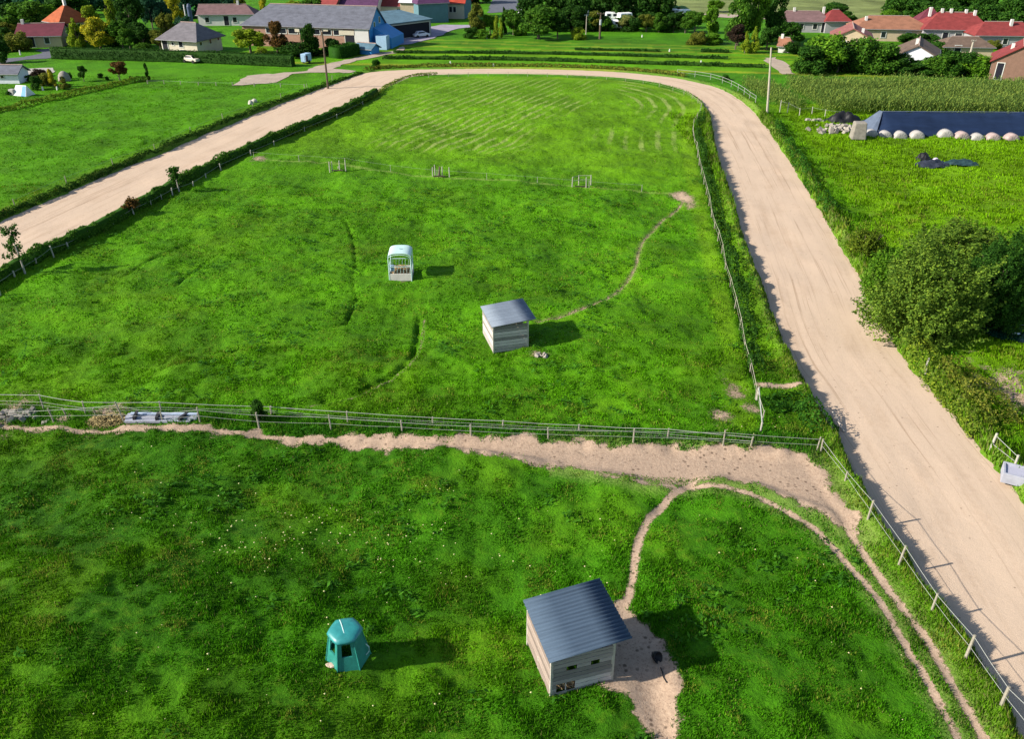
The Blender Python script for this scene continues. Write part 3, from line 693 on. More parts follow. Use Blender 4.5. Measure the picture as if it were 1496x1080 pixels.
hp = [(0,432,412),(22,405,396),(53,386,383-4),(79,376,361),(100,363,355),(130,347,338),(150,336,331),(166,328.5,320),(174,324,316),(196,313,302),(221,299,292),(236,291,284),(252,285,273),(282,271,264),(301,260,254),(323,249,238),(367,228,218),(400,212,205),(445,192,186),(492,172,166),(530,153,148)]
fence('hedge_fence', 'row of pale stakes along the field side of the left hedge', px_posts(hp, .09), [(.8, .012)], POST_P, .06)
fo = along(T_OUT, 7.5); k = pdist(fo[:, 0], fo[:, 1], W([(0,318),(520,108)])) < 3; fo = fo[k & (fo[:, 0] < -22) & (fo[:, 1] > 50)]
dn_ = np.array([-.25, .1])
fence('bank_fence', 'sparse thin posts on the dark bank along the outer left track edge', [(q[0]-.9, q[1]+.3, random.uniform(.6, 1.0), random.uniform(-.08, .08), 0) for q in fo], [(.85, .008)], POST, .045)
rp = W([(985,110.5),(1020,114.5),(1045,120),(1064,127.5),(1080,137.5),(1093,148),(1101,154)])
fence('white_rail', 'white two-bar rail round the outside of the far right bend', [(q[0]+.6, q[1]+.5, 1.0, 0, 0) for q in along(smooth(rp, 4), 3.2)], [(.95, .028), (.5, .022)], plain('white_paint', (.30, .31, .27), .7, .2, 3), .045, tmat=plain('white_paint', (.30, .31, .27)), sag=0)
fence('electric_wire_fence', 'thin electric wire on small stakes crossing the middle paddock', [(q[0], q[1], .75, 0, 0) for q in along(WIRE, 5.6)], [(.95, .006)], POST_P, .022)
fence('maize_edge_fence', 'grey posts along the front edge of the maize field', px_posts([(1139,164,147),(1150,165,150),(1168,168,157),(1186,167,156),(1205,170,160),(1232,172,163)]), [(.9, .01)], POST_P, .06)
fence('gateway_fence', 'two pale posts and wires beside the grey trough right of the track', px_posts([(1447,655,634,.18,.12),(1479,690,673)]), [(.85, .018), (.35, .018)], POST_P, .07, sag=0)
fence('lane_fence', 'pale wire fence along the near edge of the far left meadow', px_posts([(216,122,117),(240,122.5,117),(264,123,118),(290,124,119),(316,125,120),(340,125,120),(372,126,121),(410,127,122),(445,128,123)]), [(.9, .012)], POST, .07)
fence('verge_rail', 'long thin bleached pole rail from the boundary fence end to the track', px_posts([(1105,585,566),(1111,630,612)]), [(.9, .04)], POST_P, .06, sag=0)

# clusters of stakes in the middle paddock
def guard(px, py, label, kinds):
    g = ground(px, py); t = thing('stake_guard', label, 'stakes', (g.x, g.y, g.z), random.uniform(-.1, .1), 'stake guards along the electric wire')
    for (x, y, h) in kinds: mb = MB(); post_mesh(mb, (x, y, 0), h, .055, (random.uniform(-.05, .05), 0)); mb.build('stake', POST_P, t)
    MB().box((0, -.1, .03), (1.3, .2, .06)).build('kerb', plain('dark_earth', (.06, .05, .03), .95), t)
    return t
guard(493, 248, 'leftmost stake guard of the three, with a dark stake on its left', [(-.85,-.1,1.0),(-.6,0,1.0),(.25,0,1.1),(.9,.1,1.15),(.0,.5,.3)])
g = guard(642, 257.5, 'middle stake guard with a dark trunk stump between its stakes', [(-.75,.1,.95),(-.5,.5,1.1),(.3,.05,1.05),(1.1,.1,.95)])
mb = MB(); mb.tube([(-.05,.2,-.1),(.0,.2,.5),(.05,.2,1.0)], [.14,.11,.09], 8); mb.build('stump', BARK, g)
g = guard(849, 272.5, 'stake guard nearest the bare patch, its pale stakes joined by a top rail', [(-1.0,-.2,1.1),(-.2,.4,1.1),(.5,-.3,1.05),(1.1,.3,1.1)])
MB().tube([(-1.0,-.2,1.05),(-.2,.4,1.05),(1.1,.3,1.05)], .025, 5).build('rail', POST_P, g)
MB().tube([(-1.0,-.2,.6),(-.2,.4,.6),(1.1,.3,.6)], .02, 5).build('rail', POST_P, g)

# ------------------------------------------------------------------ small things on the ground
def blob(name, loc, size, m, label, cat, seed=0, group=None, parent=None, n=2):
    import bmesh
    b_ = bmesh.new(); bmesh.ops.create_icosphere(b_, subdivisions=n, radius=1)
    rr = random.Random(seed); o = [rr.uniform(0, 9) for _ in range(3)]
    for v in b_.verts:
        k = 1+.22*math.sin(v.co.x*2.3+o[0])+.18*math.sin(v.co.y*3.1+o[1])+.14*math.sin(v.co.z*3.7+o[2])+rr.uniform(-.05, .05)
        v.co = Vector((v.co.x*size[0], v.co.y*size[1], v.co.z*size[2]))*k
    me = bpy.data.meshes.new(name); b_.to_mesh(me); b_.free(); me.materials.append(m)
    o_ = link(name, me, parent, loc)
    if label: tag(o_, label, cat, group)
    return o_
rr = random.Random(4)
def rocks(name, px, py, n, sx, sy, size, label, cat, m=STONE, seed=1):
    r_ = random.Random(seed); c = ground(px, py); mb = MB()
    for _ in range(n):
        x = r_.gauss(0, sx); y = r_.gauss(0, sy); s = size*r_.uniform(.5, 1.3); z = gz(c.x+x, c.y+y)-c.z+s*.2
        M_ = Matrix.Rotation(r_.uniform(0, 3), 4, Vector((r_.random(), r_.random(), r_.random()+.1)).normalized())
        mb.box((x, y, z), (s*1.3, s, s*.7), M=M_, tap=.75)
    o_ = mb.build(name, m, bev=size*.1); o_.location = c; tag(o_, label, cat)
    if n > 3: o_['kind'] = 'stuff'
    return o_
rocks('stone_pile', 20, 609, 40, .9, .35, .3, 'pile of pale rubble stones at the left end of the front fence', 'rubble', seed=2)
rocks('stone_pile', 787, 519, 9, .28, .15, .22, 'few pale stones at the corner of the middle paddock shelter', 'rubble', seed=3)
blob('stone', ground(484, 977)+Vector((0, 0, .03)), (.20, .14, .09), plain('pink_stone', (.42, .32, .25), .9), 'pinkish flat stone beside the teal hay hut', 'stone', 5)
c = ground(160, 619); V, F = heap(1600, c.x, c.y, 1.3, .55, .5, .06, 12, terrain, 3)
tag(link('straw_heap', np_mesh('straw_heap', V, F, plain('old_straw', (.30, .235, .10), .95, .4, 6, isl=.6))), 'low brown heap of old straw beside the left fence posts', 'straw')
def slabpile():
    c = ground(238, 613); t = thing('timber_stack', 'stack of grey planks and a dark bar lying under the left front fence', 'planks', (c.x, c.y, c.z), R(-2))
    for k, (x, y, z, l, w, h, r_) in enumerate(((0,0,.12,4.2,.5,.2,0),(-.5,-.35,.1,3.0,.3,.16,.04),(.9,-.3,.1,1.8,.3,.14,-.06),(.1,.1,.3,3.9,.16,.12,.02))):
        MB().box((x, y, z), (l, w, h), r_).build('plank', SLAB if k != 3 else plain('blue_grey_plank', (.34, .40, .50), .7), t, bev=.015)
    for x in (-1.5, -.2, 1.3): MB().box((x, -.1, .28), (.16, .7, .2), random.uniform(-.5, .5)).build('bearer', plain('dark_timber', (.03, .03, .035), .8), t)
slabpile()
# dark trug and rope in the shelter yard
c = ground(956, 962); t = thing('rubber_trug', 'black rubber trug lying on the dirt beside the near shelter', 'bucket', (c.x, c.y, c.z+.14), R(30)); t.rotation_euler.x = R(68)
mb = MB(); n = 14; pts = [(r_*math.cos(2*PI*k/n), r_*math.sin(2*PI*k/n)*1.25, z) for r_, z in ((.15, 0), (.21, .24), (.19, .24), (.13, .03)) for k in range(n)]
mb.add(pts, [(i*n+k, i*n+(k+1) % n, (i+1)*n+(k+1) % n, (i+1)*n+k) for i in range(3) for k in range(n)]+[tuple(range(n))[::-1], tuple(range(3*n, 4*n))]); mb.build('bowl', BLACK, t, sm=True)
MB().tube([(-.2,.05,.2),(-.29,.2,.24),(-.2,.33,.18)], .02, 6).build('handle', BLACK, t)
q = [ground(*p) for p in ((965,977),(968,984),(969,992),(974,999))]
tag(MB().tube([v_+Vector((0,0,.03)) for v_ in q], .022, 6).build('rope', BLACK), 'short black rope trailing from the trug across the dirt', 'rope')
c = ground(1488, 690); t = thing('water_trough', 'grey concrete trough at the right edge beside the gateway posts', 'trough', (c.x+.45, c.y-.35, c.z), R(-28))
for (x, y, sx, sy) in ((0, -.55, 2.6, .12), (0, .55, 2.6, .12), (-1.24, 0, .12, .98), (1.24, 0, .12, .98)): MB().box((x, y, .3), (sx, sy, .6)).build('side', SLAB, t, bev=.02)
MB().box((0, 0, .48), (2.36, .98, .03)).build('water_surface', plain('grey_lid', (.36, .36, .43), .4, .1), t)

# ------------------------------------------------------------------ silage clamp with bales
def clamp():
    a0 = at(1268, 200); a1 = at(1600, 207); zt = hz(1279, 186, 164.5)
    y0 = a0[1]+.6; L = a1[0]-a0[0]; t = thing('silage_clamp', 'long silage clamp under a dark navy sheet beside the maize', 'silage clamp', (a0[0]+.8, y0, 0), R(-1.5))
    D_, H_ = 8.5, 2.1
    n, m_ = 90, 14; V = []; 
    for i in range(n+1):
        for j in range(m_+1):
            u = i/n; v = j/m_; x = u*L; prof = np.interp(v, [0, .05, .48, .56, 1], [0, .35, 1, 1, 0])
            e = min(1, x/2.4+.02); z = H_*prof*e+.10*float(vnoise(x, v*8, 2.6, 71))*prof+.04*float(vnoise(x, v*8, .7, 72)); V.append((x+.9*(1-e)*0+.8*prof*(1-u)*0, v*D_, z-.02))
    i = np.arange((n+1)*(m_+1)).reshape(n+1, m_+1)
    F = np.c_[i[:-1, :-1].ravel(), i[1:, :-1].ravel(), i[1:, 1:].ravel(), i[:-1, 1:].ravel()]
    link('sheet', np_mesh('sheet', V, F, TARP_B, smooth_=True), t)
    fl = [(-.75, D_*.55, .02), (-.45, D_*.0, .02), (.35, -.12, .05), (2.35, D_*.50, 2.17), (2.2, D_*.58, 2.15)]
    MB().add(fl+[(p+.03, q, r-.05) for p, q, r in fl], [(0,1,2,3,4), (9,8,7,6,5)]+[(i, (i+1) % 5, 5+(i+1) % 5, 5+i) for i in range(5)]).build('end_flap', TARP_G, t)
    MB().tube([(2.3, D_*.52, 2.14), (L*.5, D_*.52, 2.15), (L, D_*.52, 2.12)], .05, 5).build('ridge_rope', TARP_G, t)
clamp()
bm_ = MB(); n = 20
bales = [(1275,199),(1295,199.5),(1317,200),(1342,201),(1383,202),(1407,203.5),(1430,204.5),(1453,205.5),(1480,206.5),(1503,207.5),(1526,208)]
words = ['white wrapped round bale at the left end of the row, beside the stone block', 'second white bale from the stone block in the clamp row', 'third white bale from the stone block in the clamp row', 'white bale just left of the gap in the clamp row', 'white bale just right of the gap in the clamp row', 'second pinkish-white bale right of the gap in the clamp row', 'third bale right of the gap, the smallest of the clamp row', 'reddish mottled bale fourth right of the gap in the clamp row', 'reddish bale at the right photo edge in the clamp row', 'bale beyond the right photo edge in the clamp row', 'last bale at the far right end of the clamp row']
def bale(px, py, label, m_, r_):
    x, y = at(px, py); z = gz(x, y); t = thing('round_bale', label, 'bale', (x, y+.6, z), R(random.uniform(-6, 6)), 'wrapped bales in front of the silage clamp')
    mb = MB(); prof = [(.0, -.60), (r_*.55, -.60), (r_*.9, -.57), (r_, -.45), (r_*1.01, 0), (r_, .45), (r_*.9, .57), (0, .60)]; k_ = 20
    pts = [(q_*math.cos(2*PI*k/k_), yy, q_*math.sin(2*PI*k/k_)-r_*.02) for q_, yy in prof for k in range(k_)]
    mb.add(pts, [(i*k_+k, i*k_+(k+1) % k_, (i+1)*k_+(k+1) % k_, (i+1)*k_+k) for i in range(len(prof)-1) for k in range(k_)]); b_ = mb.build('bale', m_, t, sm=True)
    mb = MB()
    for k in range(12): a_ = 2*PI*k/12; mb.box((math.cos(a_)*r_*.5, -.612, math.sin(a_)*r_*.5-r_*.02), (r_*.75, .012, .02), M=Matrix.Rotation(-a_, 4, 'Y'))
    mb.build('folds', plain('bale_fold', (.45, .42, .40), .6), b_)
for k, (q, w) in enumerate(zip(bales, words)):
    if k < 9: bale(*q, w, WRAP if k in (0, 1, 2, 3, 4, 6) else REDTW, (.93, .98, 1.0, 1.04, 1.05, 1.04, .92, 1.0, 1.05)[k]*.86)
c = ground(1252, 204); o_ = MB().box((0, 0, 1.0), (1.8, 1.6, 2.1), R(-6), tap=.8).build('stone_block', STONE, bev=.12); o_.location = c; tag(o_, 'big pale concrete block at the left end of the clamp', 'block')
rocks('rubble_bank', 1226, 188, 46, 1.5, .9, .62, 'bank of pale rubble between the track field and the clamp', 'rubble', seed=8)
rocks('boulder_line', 1188, 176, 9, .8, .3, .5, 'short line of pale boulders in front of the maize fence', 'boulders', seed=9)
def sheetheap(name, px, py, sx, sy, h, m_, label, seed, rz=0):
    c = ground(px, py); n = 26; r_ = np.linspace(-1, 1, n); X, Y = np.meshgrid(r_, r_); rad = np.clip(np.sqrt(X**2+Y**2), 0, 1)
    Z = h*np.clip(1-rad**2, 0, 1)**.8*(.75+.4*vnoise(X*2, Y*2, 1.3, 80+seed))+.12*h*vnoise(X*3, Y*3, .8, 90+seed)
    V = np.c_[(X*sx).ravel(), (Y*sy).ravel(), Z.ravel()]; i = np.arange(n*n).reshape(n, n)
    k = (rad[:-1, :-1] < .97).ravel(); F = np.c_[i[:-1, :-1].ravel(), i[:-1, 1:].ravel(), i[1:, 1:].ravel(), i[1:, :-1].ravel()][k]
    o_ = link(name, np_mesh(name, V, F, m_, smooth_=True), None, (c.x, c.y, c.z-.05)); o_.rotation_euler.z = rz; return tag(o_, label, 'sheeting')
sheetheap('black_sheet_heap', 1232, 178, 2.9, 1.3, 1.5, BLACK, 'humped black plastic sheet over the rubble bank left of the clamp', 1, R(-4))
sheetheap('dumped_sheeting', 1362, 243, 2.3, 1.1, .75, plain('dark_sheeting', (.025, .03, .045), .4, .6, 3), 'crumpled dark sheeting with grey folds dumped on the grass mound', 2)
sheetheap('dumped_sheeting', 1403, 240, 2.0, .9, .6, plain('dark_teal_sheeting', (.02, .045, .05), .45, .6, 3), 'flat dark teal sheeting lying right of the grass mound', 3, R(-8))
sheetheap('dumped_sheeting', 1348, 232, 1.0, .7, .9, BLACK, 'small black sheet bundle on the left shoulder of the mound', 4)
blob('pale_bundle', ground(1366, 240)+Vector((0, 0, .45)), (.45, .3, .3), plain('lilac_bag', (.45, .38, .45), .6), 'pale lilac bag on top of the dumped sheeting', 'bag', 3)
for k, (px, py, lab) in enumerate(((366, 152, 'left pale boulder of the pair in the far left meadow'), (371.5, 149, 'right pale boulder of the pair in the far left meadow'))):
    blob('pale_boulder', ground(px, py)+Vector((0, 0, .15)), (.42, .34, .32), plain('light_stone', (.42, .40, .33), .9), lab, 'boulder', k, 'boulders in the far left meadow')
# bleached drift branches by the thicket
for k, (L_, lab) in enumerate((([(1305,478),(1311,468),(1318,462)], 'bleached dead branch at the left foot of the thicket'), ([(1334,508),(1340,498),(1344,494)], 'short bleached stick below the big thicket bush'), ([(1349,556),(1351,546),(1351,538)], 'upright pale stump on the track edge below the thicket'), ([(1232,634),(1222,622),(1214,612)], 'bent dead bramble stem beside the track above the corner post'))):
    q = [ground(*p) for p in L_]; tag(MB().tube([v_+Vector((0, 0, .15+.25*i)) for i, v_ in enumerate(q)], [.07-.012*i for i in range(len(q))], 6).build('dead_branch', BARK_P), lab, 'branch')
# ------------------------------------------------------------------ foliage
def leaves(C, nrm, size, rg, flat=.5):
    n = len(C); r = rg.normal(0, 1, (n, 3)); nn = nrm*flat+r*(1-flat)*.75; nn /= np.linalg.norm(nn, axis=1)[:, None]+1e-9
    t = np.cross(nn, rg.normal(0, 1, (n, 3))); t /= np.linalg.norm(t, axis=1)[:, None]+1e-9; b_ = np.cross(nn, t)
    s = (size*rg.uniform(.55, 1.35, n))[:, None]
    V = np.stack([C-t*s*.75, C-b_*s*.42-nn*s*.06, C+t*s*.75, C+b_*s*.42-nn*s*.06], 1).reshape(-1, 3)
    return V, np.arange(4*n).reshape(n, 4)
def sprays(seed, n, leaf, ns=520):
    """a loose bush: leafy shoots thrown up and out of a dome, with gaps between them"""
    rg = np.random.default_rng(seed); a = rg.uniform(0, 2*PI, ns); el = np.arcsin(rg.uniform(-.05, 1, ns)); r = rg.uniform(.42, .92, ns)
    lump = .82+.22*vnoise(np.cos(a)*np.cos(el)*2, np.sin(a)*np.cos(el)*2+el, 1.1, 200+seed)
    o = np.c_[np.cos(a)*np.cos(el)*.5, np.sin(a)*np.cos(el)*.5, np.sin(el)*.9]*(r*lump)[:, None]; o[:, 2] += .04
    d = o/np.linalg.norm(o, axis=1)[:, None]*.7+np.array([0, 0, .55])+rg.normal(0, .35, (ns, 3)); d /= np.linalg.norm(d, axis=1)[:, None]
    L = rg.uniform(.09, .24, ns); k = rg.integers(0, ns, n); f = rg.uniform(-.2, 1, n)
    C = o[k]+d[k]*(L[k]*f)[:, None]+rg.normal(0, 1, (n, 3))*(.026*(1.15-f))[:, None]; C[:, 2] = np.maximum(C[:, 2], .01)
    return leaves(C, d[k]*.3+C*1.2, leaf, rg, .45)
def crown(seed, kind, n, leaf):
    """leaf clumps filling a crown of height 1 (z 0..1) and width about 1"""
    rg = np.random.default_rng(seed); L = []
    if kind == 'round':
        for _ in range(22):
            a = rg.uniform(0, 2*PI); z = rg.uniform(.22, .88); w = .5*math.sqrt(max(.05, 1-((z-.5)/.52)**2)); r = w*rg.uniform(.35, .85)
            L.append((r*math.cos(a), r*math.sin(a), z, rg.uniform(.11, .2)))
    elif kind == 'tall':
        for _ in range(24):
            a = rg.uniform(0, 2*PI); z = rg.uniform(.12, .93); w = .46*math.sin(PI*min(1, .15+z*.83))**.7; r = w*rg.uniform(.2, .85)
            L.append((r*math.cos(a), r*math.sin(a), z, rg.uniform(.10, .19)))
    elif kind == 'cone':
        for _ in range(26):
            a = rg.uniform(0, 2*PI); z = rg.uniform(.05, .95); w = .5*(1-z)**.8; r = w*rg.uniform(.3, .85)
            L.append((r*math.cos(a), r*math.sin(a), z, .06+.13*(1-z)))
    elif kind == 'column':
        for _ in range(22):
            a = rg.uniform(0, 2*PI); z = rg.uniform(.06, .94); w = .40*math.sin(PI*min(1, .2+z*.78))**.5; r = w*rg.uniform(.1, .8)
            L.append((r*math.cos(a), r*math.sin(a), z, rg.uniform(.09, .16)))
    elif kind == 'thicket':
        for _ in range(95):
            a = rg.uniform(0, 2*PI); z = rg.uniform(.04, .9); w = .5*math.sqrt(max(.03, 1-(z/.98)**2))*rg.uniform(.85, 1.12); r = w*math.sqrt(rg.uniform(.1, 1))
            L.append((r*math.cos(a), r*math.sin(a), z, rg.uniform(.03, .105)))
    else:   # bush
        for _ in range(24):
            a = rg.uniform(0, 2*PI); z = rg.uniform(.05, .78); w = .5*math.sqrt(max(.05, 1-(z/.95)**2)); r = w*rg.uniform(.3, .9)
            L.append((r*math.cos(a), r*math.sin(a), z, rg.uniform(.13, .22)))
    L = np.array(L); k = rg.choice(len(L), n, p=L[:, 3]**2/np.sum(L[:, 3]**2)); d = rg.normal(0, 1, (n, 3)); d[:, 2] += .25; d /= np.linalg.norm(d, axis=1)[:, None]
    rr = L[k, 3]*np.where(rg.random(n) < .8, rg.uniform(.8, 1.12, n), rg.uniform(.2, .9, n))*np.where(rg.random(n) < .06, 1.3, 1)
    C = L[k, :3]+d*rr[:, None]*np.array([1, 1, .9]); C[:, 2] = np.clip(C[:, 2], .01, 1.06)
    return leaves(C, d, leaf, rg)
LM = {k: leafmat('leaf_'+k, (c[0]*1.7, c[1]*1.5, c[2]*1.2)) for k, c in dict(deep=(.014, .050, .008), dark=(.020, .070, .010), mid=(.035, .105, .012), fresh=(.055, .150, .012), lime=(.120, .200, .016), yellow=(.21, .235, .018), olive=(.075, .105, .018), rust=(.060, .040, .014), purple=(.022, .018, .016), blue=(.016, .062, .040), hedge=(.018, .075, .008), weed=(.075, .135, .015), sage=(.11, .15, .055)).items()}
CM = {}
for kd, ls in (('round', .075), ('tall', .07), ('cone', .065), ('column', .065), ('bush', .075)):
    CM[kd] = [np_mesh('crown', *crown(10+j+len(kd), kd, 7000, ls*.72), LM['mid']) for j in range(2)]
TR = MB().tube([(0, 0, -.03), (.01, 0, .3), (-.01, .01, .6), (0, 0, .9)], [.05, .038, .025, .008], 7)
for a_ in range(5): TR.tube([(0, 0, .25+.09*a_), (.16*math.cos(a_*2.4), .16*math.sin(a_*2.4), .42+.09*a_), (.30*math.cos(a_*2.4), .30*math.sin(a_*2.4), .52+.09*a_)], [.02, .013, .005], 5)
_tr = TR.build('trunk', BARK); TRM = _tr.data; bpy.data.objects.remove(_tr)
NT = [0]
def crown_ob(mesh, mk, parent, loc=(0, 0, 0), sc=(1, 1, 1), rz=0, name='crown'):
    o = bpy.data.objects.new(name, mesh); COL.objects.link(o); o.parent = parent; o.location = loc; o.scale = sc; o.rotation_euler.z = rz
    o.material_slots[0].link = 'OBJECT'; o.material_slots[0].material = LM[mk]; return o
def tree(px, py, wpx, ty, kind, mk, label, cat='tree', group=None, name=None, zlow=None):
    x, y = at(px, py); far = y > 150; z = 0 if far else gz(x, y); w = wpx/ppm(py); h = max(.5, hz(px, py, ty)-z); y2 = y+w*.3
    NT[0] += 1; nm = name or {'column': 'columnar_tree', 'cone': 'cone_tree', 'bush': 'bush'}.get(kind, 'tree')
    t = thing(nm, label, cat, (x, y2, z), random.uniform(0, 6), group)
    low = zlow if zlow is not None else {'round': .14, 'tall': .10, 'cone': .06, 'column': .04, 'bush': 0}[kind]
    crown_ob(CM[kind][NT[0] % 2], mk, t, (0, 0, h*low), (w*1.06, w*1.06, h*(1-low)))
    o = bpy.data.objects.new('trunk', TRM); COL.objects.link(o); o.parent = t; o.scale = (w*.9, w*.9, h*.9)
    return t
def wood(name, label, lst, mk, n=2600, leaf=.075):
    Vs, Fs, o = [], [], 0
    for k, (px, py, wpx, ty) in enumerate(lst):
        V, F = crown(300+k, ('round', 'tall', 'bush')[k % 3], n, leaf); x, y = at(px, py); w = wpx/ppm(py); h = hz(px, py, ty)
        V = V*np.array([w, w, h])+np.array([x, y, 0]); Vs.append(V); Fs.append(F+o); o += len(V)
    me = np_mesh(name, np.vstack(Vs), np.vstack(Fs), LM[mk]); return tag(link(name, me), label, 'wood', kind='stuff')
def hedge(name, P, h, w, mk, label, per=260, leaf=.10, cat='hedge', ragged=.25, z0=None, solid=False):
    """a hedge: leaf clumps on the faces of a ragged bank that follows P"""
    rg = np.random.default_rng(len(label)); P = np.asarray(P, float); s = np.r_[0, np.cumsum(np.linalg.norm(np.diff(P, axis=0), axis=1))]
    n = int(s[-1]*per); t = rg.uniform(0, s[-1], n); x = np.interp(t, s, P[:, 0]); y = np.interp(t, s, P[:, 1])
    d = np.gradient(P, axis=0); d /= np.linalg.norm(d, axis=1)[:, None]; dx = np.interp(t, s, d[:, 0]); dy = np.interp(t, s, d[:, 1])
    hh = h*(1+ragged*vnoise(t, t*0+3, 3.2, 95)+ragged*.7*vnoise(t, t*0+9, 1.1, 96)); ww = w*(1+ragged*.7*vnoise(t, t*0+5, 2.4, 97))
    th = rg.uniform(-.35, PI+.35, n); ex = .55; cx = np.sign(np.cos(th))*np.abs(np.cos(th))**ex; cz = np.clip(np.sin(th), -.1, 1); cz = np.sign(cz)*np.abs(cz)**ex
    k = np.where(rg.random(n) < .75, rg.uniform(.9, 1.08, n), rg.uniform(.3, .9, n))
    u = cx*ww/2*k; zz = hh*(.08+.92*np.clip(cz, 0, 1)*k)*np.where(cz < .05, rg.uniform(.05, 1, n), 1)
    X = x-dy*u; Y = y+dx*u; Z = zz+(terrain(X, Y) if z0 is None else z0)
    nr = np.c_[-dy*cx, dx*cx, np.clip(cz, 0, 1)]
    V, F = leaves(np.c_[X, Y, Z], nr, leaf, rg, .55)
    if solid:
        nP = len(P); d2 = np.gradient(P, axis=0); d2 /= np.linalg.norm(d2, axis=1)[:, None]; o_ = []; b0 = len(V); hw = w*.44
        for sx, zz in ((-1, 0), (-1, h*.93), (1, h*.93), (1, 0)): o_.append(np.c_[P[:, 0]-d2[:, 1]*hw*sx, P[:, 1]+d2[:, 0]*hw*sx, np.full(nP, zz)+(terrain(P[:, 0], P[:, 1]) if z0 is None else z0)])
        V = np.vstack([V]+o_); q_ = np.arange(nP-1)
        for a_ in range(3): F = np.vstack([F, np.c_[b0+a_*nP+q_, b0+a_*nP+q_+1, b0+(a_+1)*nP+q_+1, b0+(a_+1)*nP+q_]])
        for e_ in (0, nP-1): F = np.vstack([F, [[b0+e_, b0+nP+e_, b0+2*nP+e_, b0+3*nP+e_]]])
    return tag(link(name, np_mesh(name, V, F, LM[mk])), label, cat)

# hedges
hedge('field_hedge', along(HEDGE_L, .5)-0+np.array([-.75, .25]), .8, .9, 'mid', 'long ragged green hedge between the left sand track and the middle paddock', 560, .13, solid=True, ragged=.35)
hedge('bank_hedge', along(extend(smooth(W([(0,315.5),(130,259.5),(250,210.5),(350,169.5),(440,136),(500,115.5),(530,105)]), 4), 30, .1), .5), .30, .42, 'dark', 'low dark hedge bank along the outer edge of the left sand track', 170, .12, ragged=.7)
hedge('bend_hedge', along(smooth(W([(532,103.5),(545,101.5),(575,99.5),(640,97.5),(760,97),(880,100),(955,106),(1005,113)]), 4), .5), .55, .8, 'olive', 'low scrubby hedge round the outside of the far track bend', 80, .2, z0=0)
hedge('paddock_edge_hedge', along(smooth(W([(420,200),(480,175),(530,152),(556,135),(572,121),(592,113),(640,109)]), 4), .6), .5, .6, 'weed', 'low pale weedy strip curling round the far left corner of the middle paddock', 90, .15)
hedge('clipped_hedge', along(W([(79,85),(200,88),(300,91),(430,97)]), .5), 2.0, 1.6, 'deep', 'long straight clipped dark hedge in front of the left houses', 420, .16, ragged=.05, z0=0, solid=True)
hedge('clipped_hedge', along(W([(489,85),(520,78)]), .5), 2.1, 3.0, 'hedge', 'short thick clipped hedge in front of the blue barn end', 700, .16, ragged=.06, z0=0, solid=True)
hedge('meadow_hedge', along(smooth(W([(-80,180),(0,164),(60,150),(140,132),(180,123),(205,119.5),(222,119)]), 4), .5), .75, .7, 'weed', 'pale low hedge bordering the far left meadow and gardens', 130, .17)
for P_, h_, lab in (((( 575,77),(760,78),(900,81),(1064,86)), .55, 'upper dark hedge line between the far crop strips'), (((560,85.5),(760,87.5),(900,92),(1122,98.5)), .7, 'lower dark hedge line between the far crop strips'), (((1024,75.5),(1066,76.5)), .7, 'short dark hedge piece left of the purple tree'), (((840,72.5),(900,73.5),(966,75)), .4, 'thin dark hedge line behind the crop strips')):
    hedge('ditch_strip', along(W(P_), .6), h_*.75, 1.0, 'deep', lab, 60, .3, z0=0, solid=True)  # low dark leafy strips stand in for the dark ditches
hedge('ditch_growth', along(DITCH, .5), .75, .8, 'dark', 'dark rank growth filling the ditch behind the right boundary fence', 190, .13, ragged=.8)
hedge('weed_bank', along(smooth(W([(1136,185),(1155,222),(1178,258),(1200,292),(1216,312)]), 4), .5), .55, .9, 'hedge', 'broken line of dark weeds beside the right edge of the sand track', 130, .16, ragged=.8)
hedge('weed_bank', along(smooth(W([(1335,510),(1372,556),(1410,600),(1440,640)]), 4), .4), .75, 1.5, 'weed', 'rough yellowish weeds on the bank right of the lower sand track', 420, .11, ragged=.6)
hedge('weed_bank', along(smooth(W([(1385,540),(1425,580),(1470,625)]), 4), .4), .8, 1.8, 'olive', 'second band of rough weeds behind the bank by the gateway', 380, .11, ragged=.6)
hedge('weed_bank', along(smooth(W([(1118,600),(1150,590),(1185,600),(1208,640)]), 4), .4), .45, 1.6, 'hedge', 'dark rank weeds in the corner between paddock and sand track', 300, .12, ragged=.6)

# the thicket right of the track
def thicket(px, py, wpx, ty, mk, label, seed, n, leaf, kind='thicket'):
    g = ground(px, py); w = wpx/ppm(py); h = hz(px, py, ty)-g.z; dep = w*.75
    h = max(1, CAMH-(g.y+dep*.35)*(CAMH-(hz(px, py, ty)))/g.y-g.z)
    t = thing('thicket_bush', label, 'bush', (g.x, g.y+dep*.32, g.z), 0, 'thicket right of the sand track')
    rg = np.random.default_rng(seed); V, F = sprays(seed, n, leaf)
    o = link('crown', np_mesh('crown', V*np.array([w, dep, h])+0, F, LM[mk]), t)
    mb = MB()
    for k in range(7):
        a_ = rg.uniform(0, 2*PI); r_ = rg.uniform(.1, .36)
        mb.tube([(.05*k-.15, 0, -.1), (w*r_*.5*math.cos(a_), dep*r_*.5*math.sin(a_), h*.3), (w*r_*math.cos(a_), dep*r_*math.sin(a_), h*.6)], [.09, .06, .02], 6)
    mb.build('stems', BARK, t)
LM['thick'] = leafmat('leaf_thicket', (.125, .225, .026), .6)
thicket(1362, 512, 200, 318, 'thick', 'largest bush of the thicket, mid green with twiggy sprays, nearest the camera', 71, 60000, .015)
thicket(1460, 486, 150, 325, 'dark', 'darker bush at the right photo edge behind the largest thicket bush', 72, 42000, .018)
thicket(1300, 452, 90, 345, 'fresh', 'bright green bush at the left end of the thicket beside the track', 73, 22000, .026)
